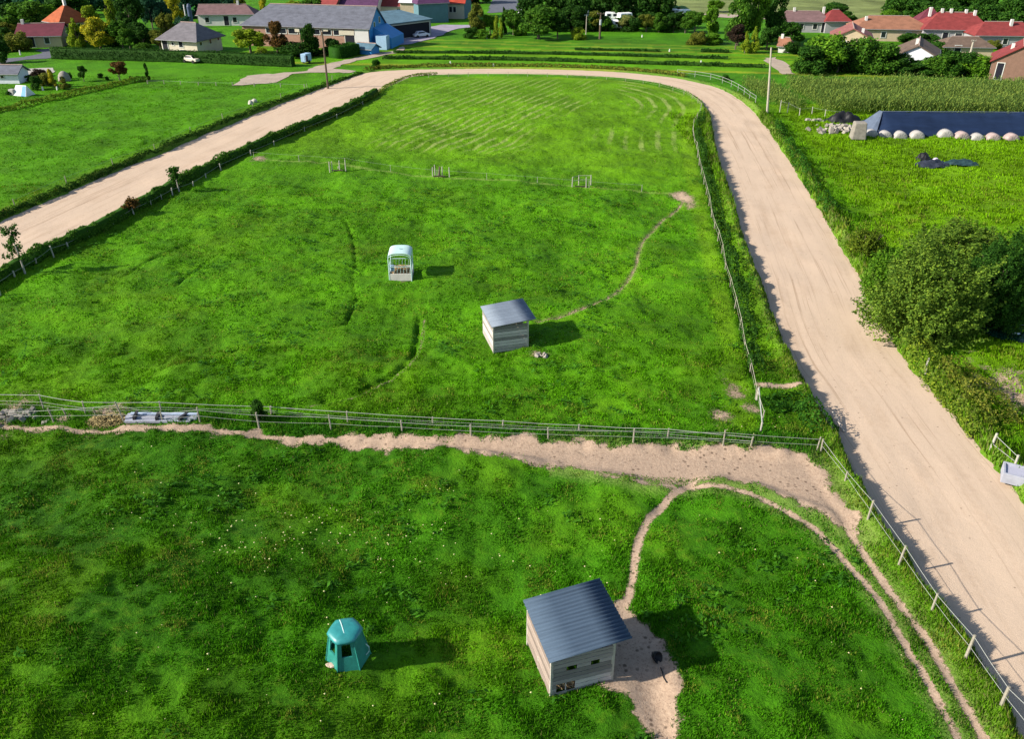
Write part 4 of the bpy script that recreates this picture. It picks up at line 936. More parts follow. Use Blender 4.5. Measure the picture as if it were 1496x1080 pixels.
thicket(1415, 400, 170, 305, 'thick', 'broad bush at the back of the thicket', 74, 36000, .019)
thicket(1268, 375, 60, 318, 'weed', 'pale reedy bush at the far left tip of the thicket', 75, 12000, .03)
thicket(1508, 415, 110, 318, 'fresh', 'yellowish green bush cut by the right photo edge behind the dark one', 76, 20000, .026)
c = at(1480, 488); n = 30; pts = [(c[0]+2.1*math.cos(2*PI*k/n)*(1+.15*math.sin(3*k)), c[1]+1.5*math.sin(2*PI*k/n)*(1+.1*math.cos(2*k)), gz(*c)+.14) for k in range(n)]
tag(MB().add(pts, [tuple(range(n))]).build('pond', plain('pond_water', (.004, .028, .016), .12, .3, 1, spec=.5)), kind='structure')
for k, (px, py, lab) in enumerate(((1484, 491, 'largest painted white reflection on the small pond'), (1462, 468, 'painted white reflection on the pond nearest the bushes'), (1492, 478, 'painted white reflection at the right edge of the pond'))):
    g = Vector((*at(px, py), gz(*c)+.17)); blob('pond_reflection', g, (.28-.06*k, .13, .02), plain('reflection_white', (.6, .66, .66), .5), lab, 'reflection', k)  # white flakes paint the reflections on the water

# saplings in the left hedge and the fence bush
def sapling(px, py, ty, wpx, mk, label, seed, trunk=BARK_P):
    g = ground(px, py); h = hz(px, py, ty)-g.z; w = wpx/ppm(py); t = thing('sapling', label, 'tree', (g.x, g.y, g.z)); rg = np.random.default_rng(seed)
    MB().tube([(0, 0, -.2), (-.05, 0, h*.35), (-.12*h*.3, 0, h*.7), (-.05*h, 0, h)], [.09, .06, .04, .012], 7).build('trunk', trunk, t)
    mb = MB(); Cs = []; Ns = []
    for k in range(13):
        a_ = rg.uniform(0, 2*PI); z = h*rg.uniform(.25, .95); l = w*.55*(1.15-z/h)*rg.uniform(.7, 1.2)+.25
        p0 = Vector((-.08*h*z/h, 0, z)); p1 = p0+Vector((l*math.cos(a_), l*math.sin(a_), l*rg.uniform(.35, .8)))
        mb.tube([p0, (p0+p1)/2+Vector((0, 0, -.05)), p1], [.03, .02, .008], 5)
        for f in rg.uniform(.3, 1.05, 60): Cs.append(np.array(p0+(p1-p0)*f)+rg.normal(0, .12, 3)); Ns.append(rg.normal(0, 1, 3))
    mb.build('branches', BARK, t); V, F = leaves(np.array(Cs), np.array(Ns), .16, rg, .3); link('crown', np_mesh('crown', V, F, LM[mk]), t)
sapling(37, 400, 335, 36, 'dark', 'dark upright sapling with pale trunk at the left end of the hedge', 81)
sapling(262, 280, 246, 22, 'dark', 'small bare-topped sapling standing in the middle of the left hedge', 82)
sapling(195, 311, 291, 18, 'rust', 'small brownish sapling lower down the left hedge', 83)
tree(378, 622, 24, 590, 'bush', 'dark', 'round dark bush growing round a post of the front paddock fence', 'bush')

# ------------------------------------------------------------------ maize
def maize(name, poly, row, gap, hgt, ang, label, seed, mk, z0=0, nl=10):
    rg = np.random.default_rng(seed); P = np.asarray(poly); c = P.mean(0); R_ = 120
    u, v = np.meshgrid(np.arange(-R_, R_, row), np.arange(-R_, R_, gap)); u = u.ravel()+rg.normal(0, .05, u.size); v = v.ravel()+rg.uniform(-.1, .1, v.size)
    ca, sa = math.cos(ang), math.sin(ang); x = c[0]+u*ca-v*sa; y = c[1]+u*sa+v*ca; k = inside(x, y, P); x, y = x[k], y[k]; n = len(x)
    z = terrain(x, y)*(y < 150); H = hgt*(1+.12*vnoise(x, y, 9, 91)+rg.normal(0, .06, n)); Vs = []
    for j in range(nl):
        a = rg.uniform(0, 2*PI, n); f = (j+1)/nl; zb = H*(.15+.75*f*rg.uniform(.8, 1.1, n)); l = H*(.30 if row < 1 else .22)*rg.uniform(.7, 1.2, n); w = .045*rg.uniform(.8, 1.4, n)
        ax, ay = np.cos(a), np.sin(a); b0 = np.c_[x, y, z+zb]; md = b0+np.c_[ax*l*.55, ay*l*.55, l*.45]; en = b0+np.c_[ax*l, ay*l, l*.05]; sd = np.c_[-ay*w, ax*w, 0*w]
        Vs.append(np.stack([b0-sd*.6, b0+sd*.6, md+sd, md-sd], 1)); Vs.append(np.stack([md-sd, md+sd, en+sd*.2, en-sd*.2], 1))
    st = np.stack([np.c_[x-.02, y, z], np.c_[x+.02, y, z], np.c_[x+.015, y, z+H], np.c_[x-.015, y, z+H]], 1); Vs.append(st)
    tp = np.stack([np.c_[x-.10, y, z+H*1.0], np.c_[x, y-.03, z+H*.93], np.c_[x+.10, y, z+H*1.02], np.c_[x, y+.03, z+H*1.1]], 1)
    V = np.concatenate(Vs).reshape(-1, 3)
    o = link(name, np_mesh(name, V, np.arange(len(V)).reshape(-1, 4), LM[mk])); tag(o, label, 'maize', kind='stuff')
    V2 = tp.reshape(-1, 3); return o
LM['maize'] = leafmat('leaf_maize', (.150, .235, .045), .5); LM['maize_top'] = leafmat('maize_tassel', (.25, .25, .07), .4)
bk = [at(px, py, 2.2) for px, py in ((1560, 116), (1300, 110.5), (1150, 109.5))]
maize('maize_field', W([(1205,167),(1300,170),(1420,173),(1600,177)])[:].tolist()+bk, .78, .33, 2.35, .06, 'tall green maize crop filling the field behind the silage clamp', 1, 'maize')
maize('maize_field', W([(1138,161),(1160,165),(1180,166)]).tolist()+[at(1127, 112, 1.9), at(1090, 110, 1.7), at(1084, 113, 1.7)], 1.35, .2, 2.0, .42, 'triangular maize block with wide rows left of the dark gap', 2, 'maize')

# ------------------------------------------------------------------ trees and bushes
T = tree
T(35,58,56,6,'round','mid','big leafy green tree left of the maroon bungalow roof')
T(3,62,32,33,'round','olive','olive brown round tree at the top left photo edge')
T(22,76,36,46,'bush','olive','dark olive bush in front of the maroon bungalow','bush')
T(4,93,22,58,'bush','deep','near black bush at the left photo edge above the roadside drive','bush')
T(70,48,34,8,'round','fresh','bright green tree behind the orange roofed house')
T(92,42,56,-6,'round','dark','broad dark tree rising right behind the orange roof chimney')
T(112,71,26,27,'cone','lime','lime green cone shaped tree right of the orange roofed house')
T(135,60,30,12,'tall','lime','tall lime tree standing behind the yellow one')
T(142,73,42,28,'tall','yellow','big glowing yellow tree behind the clipped hedge')
T(163,44,26,-8,'column','lime','tall pale poplar at the top photo edge right of the yellow tree')
T(192,64,40,-10,'tall','deep','tall nearly black tree behind the left hedge')
T(177,72,26,31,'round','mid','rounded green tree right of the yellow tree')
T(188,75,26,43,'round','mid','smaller green tree in front of the black tree')
T(208,74,34,33,'round','deep','low dark round tree left of the grey hipped house')
T(222,52,28,-6,'round','blue','bluish green tree high at the top left of the green meadow gap')
T(240,50,28,6,'tall','blue','second bluish tree standing left of the small bright meadow')
T(256,36,24,-10,'tall','yellow','yellow topped tree at the left edge of the small bright meadow')
T(244,58,24,21,'round','olive','brownish tree behind the grey hipped house')
T(267,52,28,22,'bush','blue','blue green bush behind the grey hipped roof','bush')
T(233,76,22,44,'round','olive','olive tree touching the left wall of the grey hipped house')
T(207,77,24,62,'bush','mid','small green bush above the clipped hedge left of the hipped house','bush')
T(363,80,46,43,'round','lime','yellow green round tree right of the grey hipped house')
T(381,83,16,68,'bush','lime','small yellow green bush just above the clipped hedge','bush')
T(404,82,32,35,'tall','rust','rusty dark tree in front of the long grey barn')
T(453,83,26,37,'tall','deep','dark green upright tree in front of the barn brick wall')
T(486,82,30,57,'bush','deep','dark bush behind the thick clipped hedge','bush')
T(430,84,60,62,'bush','deep','low dark shrub between the rusty tree and the upright tree','bush')
T(352,26,16,-4,'round','olive','small olive tree at the top above the grey barn roof')
T(385,26,16,-4,'column','yellow','small yellowish tree at the top above the barn ridge')
T(427,26,26,2,'round','lime','rounded light green tree behind the barn ridge')
T(455,26,34,-1,'round','mid','mid green rounded tree behind the barn ridge left of the purple roof')
T(549,100,14,87,'bush','hedge','small clipped dark bush at the corner of the far track bend','bush')
T(697,52,26,7,'tall','olive','tall olive tree at the left end of the tree belt behind the crop strips')
T(716,50,22,22,'round','fresh','light round tree second from the left in the tree belt')
T(725,54,11,24,'column','lime','slim lime tree left of the dark cypress')
T(732,56,10,26,'column','lime','slim lime tree touching the dark cypress')
T(737,50,9,12,'column','deep','dark narrow cypress in the tree belt')
T(750,52,28,14,'round','mid','rounded green tree right of the dark cypress')
T(759,52,18,32,'bush','fresh','light green bush between the cypress trees and the big willow','bush')
T(787,59,58,11,'round','mid','broad willow like tree in the middle of the tree belt')
T(815,58,30,20,'round','deep','dark tree adjoining the right side of the willow like tree')
T(838,46,42,10,'round','deep','large dark round tree left of the two far poles')
T(845,58,20,38,'bush','lime','lime bush left of the far wooden pole','bush')
T(688,56,22,40,'bush','dark','dark low bush at the left foot of the olive tree','bush')
T(704,56,20,42,'bush','fresh','fresh green bush at the right foot of the olive tree','bush')
T(722,57,12,44,'cone','lime','small lime cone tree in front of the tree belt')
T(867,46,22,17,'round','olive','olive tree behind the far wooden pole')
T(886,46,26,26,'bush','mid','grey green bush right of the far wooden pole','bush')
T(918,46,28,24,'round','sage','pale grey green tree among the white caravans')
T(945,47,26,21,'round','olive','olive round tree right of the pale grey green one')
T(963,48,22,20,'tall','mid','slim mid green tree left of the caravans in the gap')
T(985,48,28,18,'round','deep','dark tree in front of the caravans in the gap')
T(1002,49,22,24,'round','mid','small green tree at the right end of the caravan gap')
T(976,16,12,-8,'column','deep','narrow dark tree standing alone at the left edge of the pale field')
T(993,19,30,8,'bush','blue','long dark bluish bush on the edge of the pale field','bush')
T(1046,18,24,0,'round','fresh','single bright green tree in the pale field')
T(1016,50,30,18,'round','mid','leafy tree at the left of the right hand tree group')
T(1038,60,28,15,'tall','fresh','light green tree left of the tall pair')
T(1020,66,26,46,'bush','olive','yellowish bush at the foot of the right hand tree group','bush')
T(1042,65,26,48,'bush','fresh','rounded fresh bush left of the purple tree','bush')
T(1080,68,42,-14,'tall','mid','left one of the tall trees reaching above the photo at the right')
T(1104,66,34,-18,'tall','fresh','middle one of the tall trees reaching above the photo at the right')
T(1128,62,40,-14,'tall','dark','right dark one of the tall trees reaching above the photo')
T(1143,36,20,10,'bush','dark','dark bush on the pale field right of the tall trees','bush')
T(1076,73,26,37,'round','purple','blackish purple leaved tree below the tall trees')
T(1089,78,16,46,'cone','lime','left lime pointed conifer beside the purple tree')
T(1101,78,18,39,'cone','lime','right lime pointed conifer beside the purple tree')
T(1122,74,30,40,'round','dark','dark tree between the lime conifers and the small orange house')
T(1158,79,24,60,'bush','deep','dark bush right of the small orange house','bush')
T(1156,68,36,34,'round','dark','dark tree behind the small orange house')
T(1222,36,46,7,'round','dark','dark broad tree behind the right hand village')
T(1241,44,16,22,'round','dark','narrow dark tree left of the long orange roof')
T(1276,38,20,25,'bush','fresh','small bright tree behind the long orange roof, leftmost of four')
T(1297,38,30,15,'round','fresh','largest bright tree behind the long orange roof')
T(1316,42,24,23,'bush','lime','lime tree behind the long orange roof right of the largest')
T(1330,46,18,31,'bush','dark','dark small tree behind the right end of the long orange roof')
T(1258,56,24,41,'bush','deep','dark bush in front of the long orange roof','bush')
HG = 'hedgerow of trees behind the maize'
for px, py, w, ty, kd, mk, lab in ((1190,109,40,66,'bush','dark','dark green tree at the left end of the maize hedgerow'),(1206,107,50,49,'round','fresh','light green rounded tree over the left end of the maize hedgerow'),(1228,108,38,66,'round','deep','darkest tree of the maize hedgerow, below the beige gable'),
    (1264,107,46,52,'round','mid','broad mid green tree in the middle of the maize hedgerow'),(1288,108,44,64,'bush','mid','green bush left of the white gable in the maize hedgerow'),(1314,109,32,76,'bush','deep','dark bush touching the white gable house'),
    (1345,111,38,92,'bush','dark','low dark bush right below the white gable'),(1378,111,36,80,'bush','mid','green bush left of the pale pole in the maize hedgerow'),(1406,112,38,76,'bush','dark','dark bush under the pale pole'),(1432,113,38,80,'bush','fresh','lighter bush right of the pale pole'),(1455,114,26,90,'bush','mid','last low bush before the white walled red house'),
    (1304,58,22,50,'bush','deep','dark garden bush left above the brown roof'),(1330,64,30,50,'bush','dark','dark garden bush above the ridge of the brown roof'),(1358,66,34,49,'bush','dark','large dark garden bush right of the brown roof chimney'),(1372,82,30,61,'bush','dark','dark garden bush right of the white gable roof'),(1452,72,20,58,'bush','olive','olive bush between the red roofs'),(1484,66,20,56,'bush','olive','brownish bush at the right photo edge between red roofs')):
    T(px, py, w*(1.35 if py > 100 else 1.15), ty, 'bush' if py > 100 else kd, mk, lab, 'bush' if kd == 'bush' else 'tree', HG if py > 100 else None)
# far left garden
T(173,121,24,92,'round','rust','brownish small tree at the corner of the far left meadow',zlow=.25)
T(121,120,16,98,'tall','dark','small dark tree left of the brownish one in the garden',zlow=.2)
T(216,118,9,93,'column','deep','narrow dark cypress right of the brownish garden tree')
T(146,114,9,107,'bush','deep','dark clipped ball bush on the lawn','bush'); T(156,117,5,111,'bush','deep','tiny dark bush beside the clipped ball','bush'); T(191,116,6,111,'bush','deep','tiny dark bush left of the narrow cypress','bush')
T(54,113,20,101,'bush','purple','blackish round bush beside the pale drive','bush'); T(36,119,20,110,'bush','hedge','low green bush right of the white left house','bush')
T(77,128,14,102,'column','yellow','yellowish columnar shrub in the left garden'); T(66,127,26,108,'bush','olive','wide brown olive shrub in the left garden','bush'); T(93,131,16,112,'cone','olive','olive cone shrub right of the yellowish one'); T(53,132,16,111,'bush','dark','dark shrub behind the white tent','bush'); T(101,115,7,105,'bush','dark','dark little bush right of the pale dome','bush')
T(12,140,9,133,'bush','dark','small dark bush left of the white tent','bush'); T(2,118,12,110,'bush','olive','olive bush at the left photo edge by the white house','bush')
T(1060,117,12,109,'bush','hedge','small dark bush beside the white bend rail','bush')
wood('far_wood', 'dark far wood along the top left of the photo', [(x, 18+8*math.sin(x), 40, -18-6*math.cos(x*2)) for x in range(-60, 350, 26)], 'blue')
wood('far_wood', 'dark tall wood behind the caravans at the top centre', [(x, 26+5*math.sin(x), 44, -16-6*math.cos(x*2)) for x in range(775, 965, 21)], 'deep')
wood('far_wood', 'wood covering the hillside at the top right', [(1312+k*22+8*math.sin(k*3), 2+r*14+k*2.2, 42, -32+r*14+k*2.2) for r in range(3) for k in range(11)], 'dark')
wood('far_wood', 'dark trees filling the top behind the purple and red roofs', [(x, 4, 40, -22) for x in range(470, 720, 26)], 'deep')
wood('garden_wood', 'dense dark garden trees filling the gaps behind the clipped hedge', [(100+k*16, 60+9*math.sin(k*2.1), 34, 36+9*math.cos(k*1.7)) for k in range(9)], 'dark')
wood('garden_wood', 'dark shrubs and trees crowding round the maroon bungalow', [(-12, 52, 40, 14), (18, 44, 40, 6), (50, 38, 40, 0), (-6, 74, 30, 44), (16, 66, 30, 40), (108, 46, 40, 10)], 'deep')
wood('far_wood', 'dark understorey joining the tree belt behind the crop strips', [(760+k*15, 43+3*math.sin(k*1.9), 28, 22+5*math.cos(k*1.3)) for k in range(17)], 'deep')
wood('garden_wood', 'dark shrubs filling the gaps between the village roofs and the maize hedgerow', [(1182+k*23, 104+2*math.sin(k*2.3), 34, 84+6*math.cos(k*1.9)) for k in range(12)]+[(1345+k*14, 80+3*math.sin(k), 24, 66) for k in range(5)], 'dark')
wood('far_wood', 'thin dark tree line at the top edge of the pale field', [(x, -12, 26, -28) for x in range(1165, 1320, 18)], 'dark')

# ------------------------------------------------------------------ buildings
def rooftile(name, col): return plain(name, col, .85, .38, .8, stretch=(1, 1, 3))
ROOF = dict(maroon=rooftile('maroon_tile', (.11, .022, .034)), orange=rooftile('orange_tile', (.30, .075, .025)), grey=rooftile('grey_slate', (.125, .115, .125)), barn=rooftile('barn_grey_sheet', (.105, .110, .135)), purple=rooftile('purple_tile', (.075, .028, .075)), red=rooftile('red_tile', (.185, .032, .030)), vivid=rooftile('vivid_red_tile', (.34, .045, .025)), brick=rooftile('brick_tile', (.24, .11, .065)), brown=rooftile('brown_tile', (.12, .082, .06)), pink=rooftile('pink_tile', (.23, .085, .075)), dull=rooftile('dull_brown_tile', (.15, .09, .088)), teal=rooftile('blue_teal_sheet', (.075, .14, .18)), white=rooftile('white_sheet', (.6, .6, .62)))
WALL = dict(cream=plain('cream_render', (.52, .46, .36), .9, .12, 1), white=plain('white_render', (.60, .62, .66), .9, .1, 1), blue=plain('blue_sheeting', (.035, .21, .48), .55, .12, .8), beige=plain('beige_render', (.46, .36, .24), .9, .15, 1), stone=plain('rubble_stone', (.33, .27, .19), .95, .4, 3), brick=plain('pinkish_brick', (.33, .19, .14), .95, .2, 2), dark=plain('dark_opening', (.012, .012, .02), .8), teal=plain('teal_render', (.085, .165, .20), .8, .15, 1), rust=plain('brown_brick', (.19, .11, .08), .95, .2, 2), grey=plain('grey_render', (.30, .29, .30), .9, .15, 1), pale=plain('pale_render', (.55, .53, .50), .9, .1, 1), ltblue=plain('light_blue_sheet', (.28, .42, .55), .6, .1, 1))
PANE = plain('window_glass', (.015, .018, .025), .15, .2, 1, spec=.6, bumps=0); FRAME = plain('window_frame', (.55, .54, .50), .6, .1, 2)
def house(name, label, cat, px, py, L, Wd, eave, ridge, deg, wall, roof, hip=(0, 0), ends=None, wins=(), chim=(), over=.35, mono=None, ctr=False):
    x, y = at(px, py); rz = R(deg); c_, s_ = math.cos(rz), math.sin(rz)
    if not ctr: x += -s_*Wd/2; y += c_*Wd/2          # (px,py) is the middle of the front wall's foot
    t = thing(name, label, cat, (x, y, 0), rz); l, w = L/2, Wd/2
    wl = MB()
    g = (lambda h: h == 0)
    wl.add([(-l,-w,-.5),(l,-w,-.5),(l,w,-.5),(-l,w,-.5),(-l,-w,eave),(l,-w,eave),(l,w,eave),(-l,w,eave)], [(0,1,5,4),(2,3,7,6)])
    for sx, h, a in ((-1, hip[0], (3,0,4,7)), (1, hip[1], (1,2,6,5))):
        if g(h) and mono is None: wl.v.append((sx*l, 0, ridge-.06)); wl.f.append((*a[:2], a[2], len(wl.v)-1, a[3]) if sx > 0 else (*a[:2], a[2], len(wl.v)-1, a[3]))
        else: wl.f.append(a)
    wo = wl.build('wall', WALL[wall], t)
    if ends:
        for sx, mt in ends.items():
            X = sx*(l+.03); MB().add([(X,-w,-.4),(X,w,-.4),(X,w,eave),(X,0,ridge-.1),(X,-w,eave),(X-sx*.02,-w,-.4),(X-sx*.02,w,-.4),(X-sx*.02,w,eave),(X-sx*.02,0,ridge-.1),(X-sx*.02,-w,eave)], [(0,1,2,3,4),(9,8,7,6,5),(0,5,6,1),(1,6,7,2),(2,7,8,3),(3,8,9,4),(4,9,5,0)]).build('gable_wall', WALL[mt], t)
    o = over; sl = (ridge-eave)/w; ez = eave-sl*o*.6+.05; rf = MB()
    if mono is None:
        rl = -l+hip[0] if hip[0] else -l-o; rr_ = l-hip[1] if hip[1] else l+o
        top = [(-l-o,-w-o,ez),(l+o,-w-o,ez),(l+o,w+o,ez),(-l-o,w+o,ez),(rl,0,ridge),(rr_,0,ridge)]
        F = [(0,1,5,4),(2,3,4,5),(1,2,5),(3,0,4)]; n = 6
        rf.add(top+[(a,b,c-.16) for a,b,c in top], [F[0],F[1]]+([F[2]] if hip[1] else [(1,7,11,5),(5,11,8,2)])+([F[3]] if hip[0] else [(0,4,10,6),(4,3,9,10)])+[(6,10,11,7),(8,11,10,9)]+([(7,11,8)] if hip[1] else [])+([(6,9,10)] if hip[0] else [])+[(0,6,7,1),(2,8,9,3)]+([(1,7,8,2)] if hip[1] else [])+([(3,9,6,0)] if hip[0] else []))
    else:
        a, b = mono; top = [(-l-o,-w-o,a),(l+o,-w-o,a),(l+o,w+o,b),(-l-o,w+o,b)]
        rf.add(top+[(p,q,r-.2) for p,q,r in top], [(0,1,2,3),(7,6,5,4),(0,4,5,1),(1,5,6,2),(2,6,7,3),(3,7,4,0)])
    ro = rf.build('roof', ROOF[roof], t)
    if mono is None:
        MB().tube([(rl, 0, ridge+.03), (rr_, 0, ridge+.03)], .1, 6).build('ridge_cap', plain('ridge_tile', (.30, .22, .19), .9, .3), ro)
        MB().tube([(-l-o, -w-o-.06, ez-.1), (l+o, -w-o-.06, ez-.1)], .07, 6).build('gutter', plain('gutter_grey', (.22, .22, .23), .6), ro)
    for k, (cx, cy, ch) in enumerate(chim):
        zr = ridge-abs(cy)*sl; c1 = MB().box((cx, cy, zr+ch/2-.3), (.5, .5, ch+.6)).build('chimney', WALL['pale'], ro)
    for (f, u, z, ww, hh, kd) in wins:
        M_ = {'f': Matrix.Translation((0, -w, 0)), 'l': Matrix.Translation((-l, 0, 0)) @ Matrix.Rotation(-PI/2, 4, 'Z'), 'r': Matrix.Translation((l, 0, 0)) @ Matrix.Rotation(PI/2, 4, 'Z')}[f]
        fr_ = MB(); q = lambda a, b, d, e: fr_.box(M_ @ Vector((u+a, -.04, z+b)), (d, .08, e), M=M_.to_3x3().to_4x4())
        q(0, hh/2+.06, ww+.24, .12); q(0, -hh/2-.06, ww+.24, .12); q(-ww/2-.06, 0, .12, hh); q(ww/2+.06, 0, .12, hh)
        fo = fr_.build('window' if kd == 'w' else 'door', FRAME, t)
        MB().box(M_ @ Vector((u, -.02, z)), (ww, .04, hh), M=M_.to_3x3().to_4x4()).build('pane' if kd == 'w' else 'panel', PANE if kd == 'w' else WALL['dark'], fo)
    return t
w_ = lambda f, u, z, a=.9, b=1.1: (f, u, z, a, b, 'w')
d_ = lambda f, u, a=1.1, b=2.1: (f, u, b/2+.05, a, b, 'd')
house('bungalow', 'low bungalow with a maroon roof and white chimney at the top left', 'house', 60, 69, 8.5, 7, 2.3, 4.2, 8, 'beige', 'maroon', (0, 0), None, [w_('f', 1.5, 1.3), d_('f', -1.5)], [(-3.6, 0, .8)])
house('farmhouse', 'house with a bright orange hipped roof and white chimney behind the bungalow', 'house', 83, 62, 6.5, 7, 4.2, 7.2, -38, 'beige', 'orange', (3, 3), None, [w_('f', -1, 3), w_('f', 1, 3)], [(.2, 0, .9)])
house('hipped_house', 'white house with a grey hipped roof behind the clipped hedge', 'house', 264, 79, 8.4, 7.6, 2.9, 5.4, -20, 'cream', 'grey', (2.4, 2.4), {}, [w_('f', .5, 1.9), w_('f', .5, .6, .8, .4), w_('f', -1.4, 1.9, .5, .5), ('f', -3.3, 1.4, 1.2, 2.6, 'd'), w_('r', -2.6, 2.0, .7, .6), w_('r', .3, 2.1, .7, .9), w_('r', 2.8, 2.2, .6, .6)], [], .7)
house('low_farmhouse', 'long low farmhouse with a dull pinkish roof above the small bright meadow', 'house', 332, 37, 13, 6, 2.6, 4.4, 3, 'pale', 'dull', (0, 2), None, [w_('f', -4.5, 1.3), w_('f', 2, 1.3), d_('f', 0)], [(2.5, 0, .8)])
house('garden_shed', 'small shed with pinkish roof at the left end of the long low farmhouse', 'shed', 299, 36, 4, 4, 2.2, 3.6, -30, 'pale', 'pink', (1.5, 0), None, [d_('f', .3)])
barn = house('barn', 'long grey roofed barn with a bright blue gable end', 'barn', 448, 69, 27.5, 9.2, 4.1, 7.6, -12, 'brick', 'barn', (4.5, 0), {1: 'blue'}, [('f', -7.5+k*2.45, 3.05, 1.9, .9, 'w') for k in range(7)]+[('f', 9.6, 1.35, 2.0, 2.6, 'd'), w_('r', -1.4, 4.2, .7, 1.1), w_('r', 1.6, 4.9, .7, 1.0)], [])
for k, (u, z, a, b, mt) in enumerate(((12.2, 2.0, 2.9, 4.0, 'pale'), (9.0, 3.1, 3.2, .9, 'cream'), (4.6, 3.5, 1.0, .5, 'cream'), (-1.6, 3.3, 1.0, .7, 'cream'))):
    MB().box((u, -4.70-.02*k, z), (a, .12, b)).build('wall_panel', WALL[mt], barn)
MB().add([(13.82,-2.2,-.3),(17.5,-2.2,-.3),(17.5,5.5,-.3),(13.82,5.5,-.3),(13.82,-2.2,3.9),(17.5,-2.2,1.9),(17.5,5.5,1.9),(13.82,5.5,3.9)], [(0,1,5,4),(1,2,6,5),(2,3,7,6),(4,5,6,7)]).build('lean_to', WALL['blue'], barn)
MB().box((16.0, -3.2, 1.3), (2.2, 2, 2.6)).build('porch', WALL['ltblue'], barn)
house('blue_hut', 'small light blue roofed hut in front of the blue barn gable', 'hut', 531, 79, 3.6, 3.0, 1.1, 1.9, -24, 'blue', 'teal', (0, 0), None, [])
sh = house('open_shed', 'wide flat roofed shed with a dark open side right of the blue gable', 'shed', 592, 56, 15, 11, 3.2, 4.0, 46, 'grey', 'teal', mono=(3.4, 4.4), wins=[('f', 0, 1.5, 14, 2.7, 'd')], over=.4)  # dark panel across the open side paints the shade inside
house('stone_barn', 'rubble stone building with a white gable roof behind the open shed', 'barn', 604, 31, 6.5, 6, 4.4, 6.2, -14, 'stone', 'white', (0, 0), None, [('f', 1.6, 1.4, .9, 2.6, 'd')])
house('teal_house', 'blue teal walled house with a slate blue roof left of the vivid red roof', 'house', 634, 33, 7.5, 7, 4.6, 7.4, 22, 'teal', 'purple', (2, 0), None, [])
house('red_roof_house', 'house with a vivid red roof and small row of windows at the top', 'house', 659, 27, 7, 7, 3.8, 7.6, -12, 'cream', 'vivid', (0, 0), {1: 'teal'}, [w_('f', -1, 2.2, .7, 1.2), w_('f', 0, 2.2, .7, 1.2), w_('f', 1, 2.2, .7, 1.2)])
house('purple_roof_house', 'long house with a deep purple roof and crimson gable behind the barn', 'house', 515, 26, 13, 8, 3, 6.6, -8, 'pale', 'purple', (0, 0), None, [w_('f', 0, 1.8)], [(-2, -1, .6), (3, 0, .6)])
house('crimson_house', 'crimson gabled house at the left end of the purple roof', 'house', 480, 26, 4.5, 6, 3, 5.6, -25, 'rust', 'red', (0, 0), None, [])
house('low_red_house', 'low house with a red hipped roof between the purple and stone buildings', 'house', 572, 24, 10, 6, 2.6, 4.8, -6, 'pale', 'red', (3, 3), None, [w_('f', 2, 1.4)], [(-1.5, 0, .5)])
house('white_cottage', 'white cottage with a blue grey roof at the left photo edge', 'house', 9, 122, 4.6, 3.2, 1.7, 2.7, -2, 'white', 'barn', (0, 0), None, [('f', -.3, 1.1, .5, .4, 'w')])
# right hand village
house('row_house', 'row house with long beige and lilac roof right of the tall trees', 'house', 1176, 47, 10.5, 6, 2.4, 4.2, -6, 'grey', 'dull', (1, 2), None, [w_('f', -1, 1.3), w_('f', 2, 1.3), d_('f', 4)], [(-2.5, 0, .7), (4, 0, .9)])
house('maroon_house', 'small house with dusky red hipped roof behind the pink gabled one', 'house', 1222, 48, 5.5, 6, 2.6, 4.6, 0, 'grey', 'red', (2, 2), None, [])
house('gabled_house', 'house with pink tile roof and a beige gable facing the maize', 'house', 1240, 72, 9.5, 7.4, 2.7, 4.6, 72, 'beige', 'pink', (0, 0), None, [w_('l', -1.6, 1.6, 1.2, 1.2), w_('l', 1.4, 1.6, .5, .5)], [(-3.4, -1.8, .8)], ctr=True)
house('long_roof_house', 'long house with an orange brown roof and pale ridge line', 'house', 1303, 60, 15.5, 8, 2.5, 4.6, -7, 'beige', 'brick', (3, 4), None, [w_('f', 3, 1.3), w_('f', -2, 1.3)], [(-5.5, -1.5, .8)])
house('red_villa', 'large villa with a broad red roof and several white chimneys', 'house', 1393, 63, 13.0, 8.5, 2.8, 5.6, -8, 'grey', 'red', (3.5, 2.5), {}, [w_('f', .6, 1.3, 1.3, 1.4), w_('f', 3, 1.3, 1.2, 1.2), d_('f', -2)], [(-4.6, .5, 1.2), (-2.4, 0, .7), (-.6, 0, .7), (2.4, 0, .6), (4, -.6, .9)])
house('villa_wing', 'darker red hipped wing behind the left end of the large villa', 'house', 1355, 52, 5, 6, 3, 5.4, -14, 'grey', 'maroon', (2, 2), None, [])
house('red_bungalow', 'red roofed bungalow at the right photo edge behind the villa', 'house', 1466, 70, 12, 7, 2.5, 4.6, -4, 'grey', 'red', (2.5, 2), None, [w_('f', 0, 1.3)], [(1.4, -1, 1.2)])
house('white_gable_house', 'brown roofed house with a big white gable wall facing the maize', 'house', 1336, 94, 11, 7.0, 2.2, 4.1, 66, 'white', 'brown', (0, 0), None, [('l', 2.4, .9, .9, .9, 'w')], [(-2.5, .4, .9)], ctr=True)
house('corner_house', 'red roofed house with a white end and brown brick wall at the right edge', 'house', 1482, 112, 9, 8, 3.0, 5.6, 62, 'white', 'red', (0, 0), {-1: 'rust'}, [('l', -2.6, 1.4, 1.0, 2.6, 'd')], [(-1.0, 1.5, .8), (1.6, -.6, .9)], ctr=True)
house('orange_cottage', 'tiny cottage with an orange brown roof and white chimney beside the dirt lane', 'house', 1146, 77, 2.6, 2.6, 1.4, 2.7, -24, 'pale', 'brick', (0, .8), None, [('f', .3, .7, .5, .6, 'w')], [(-1.0, 0, .6)])
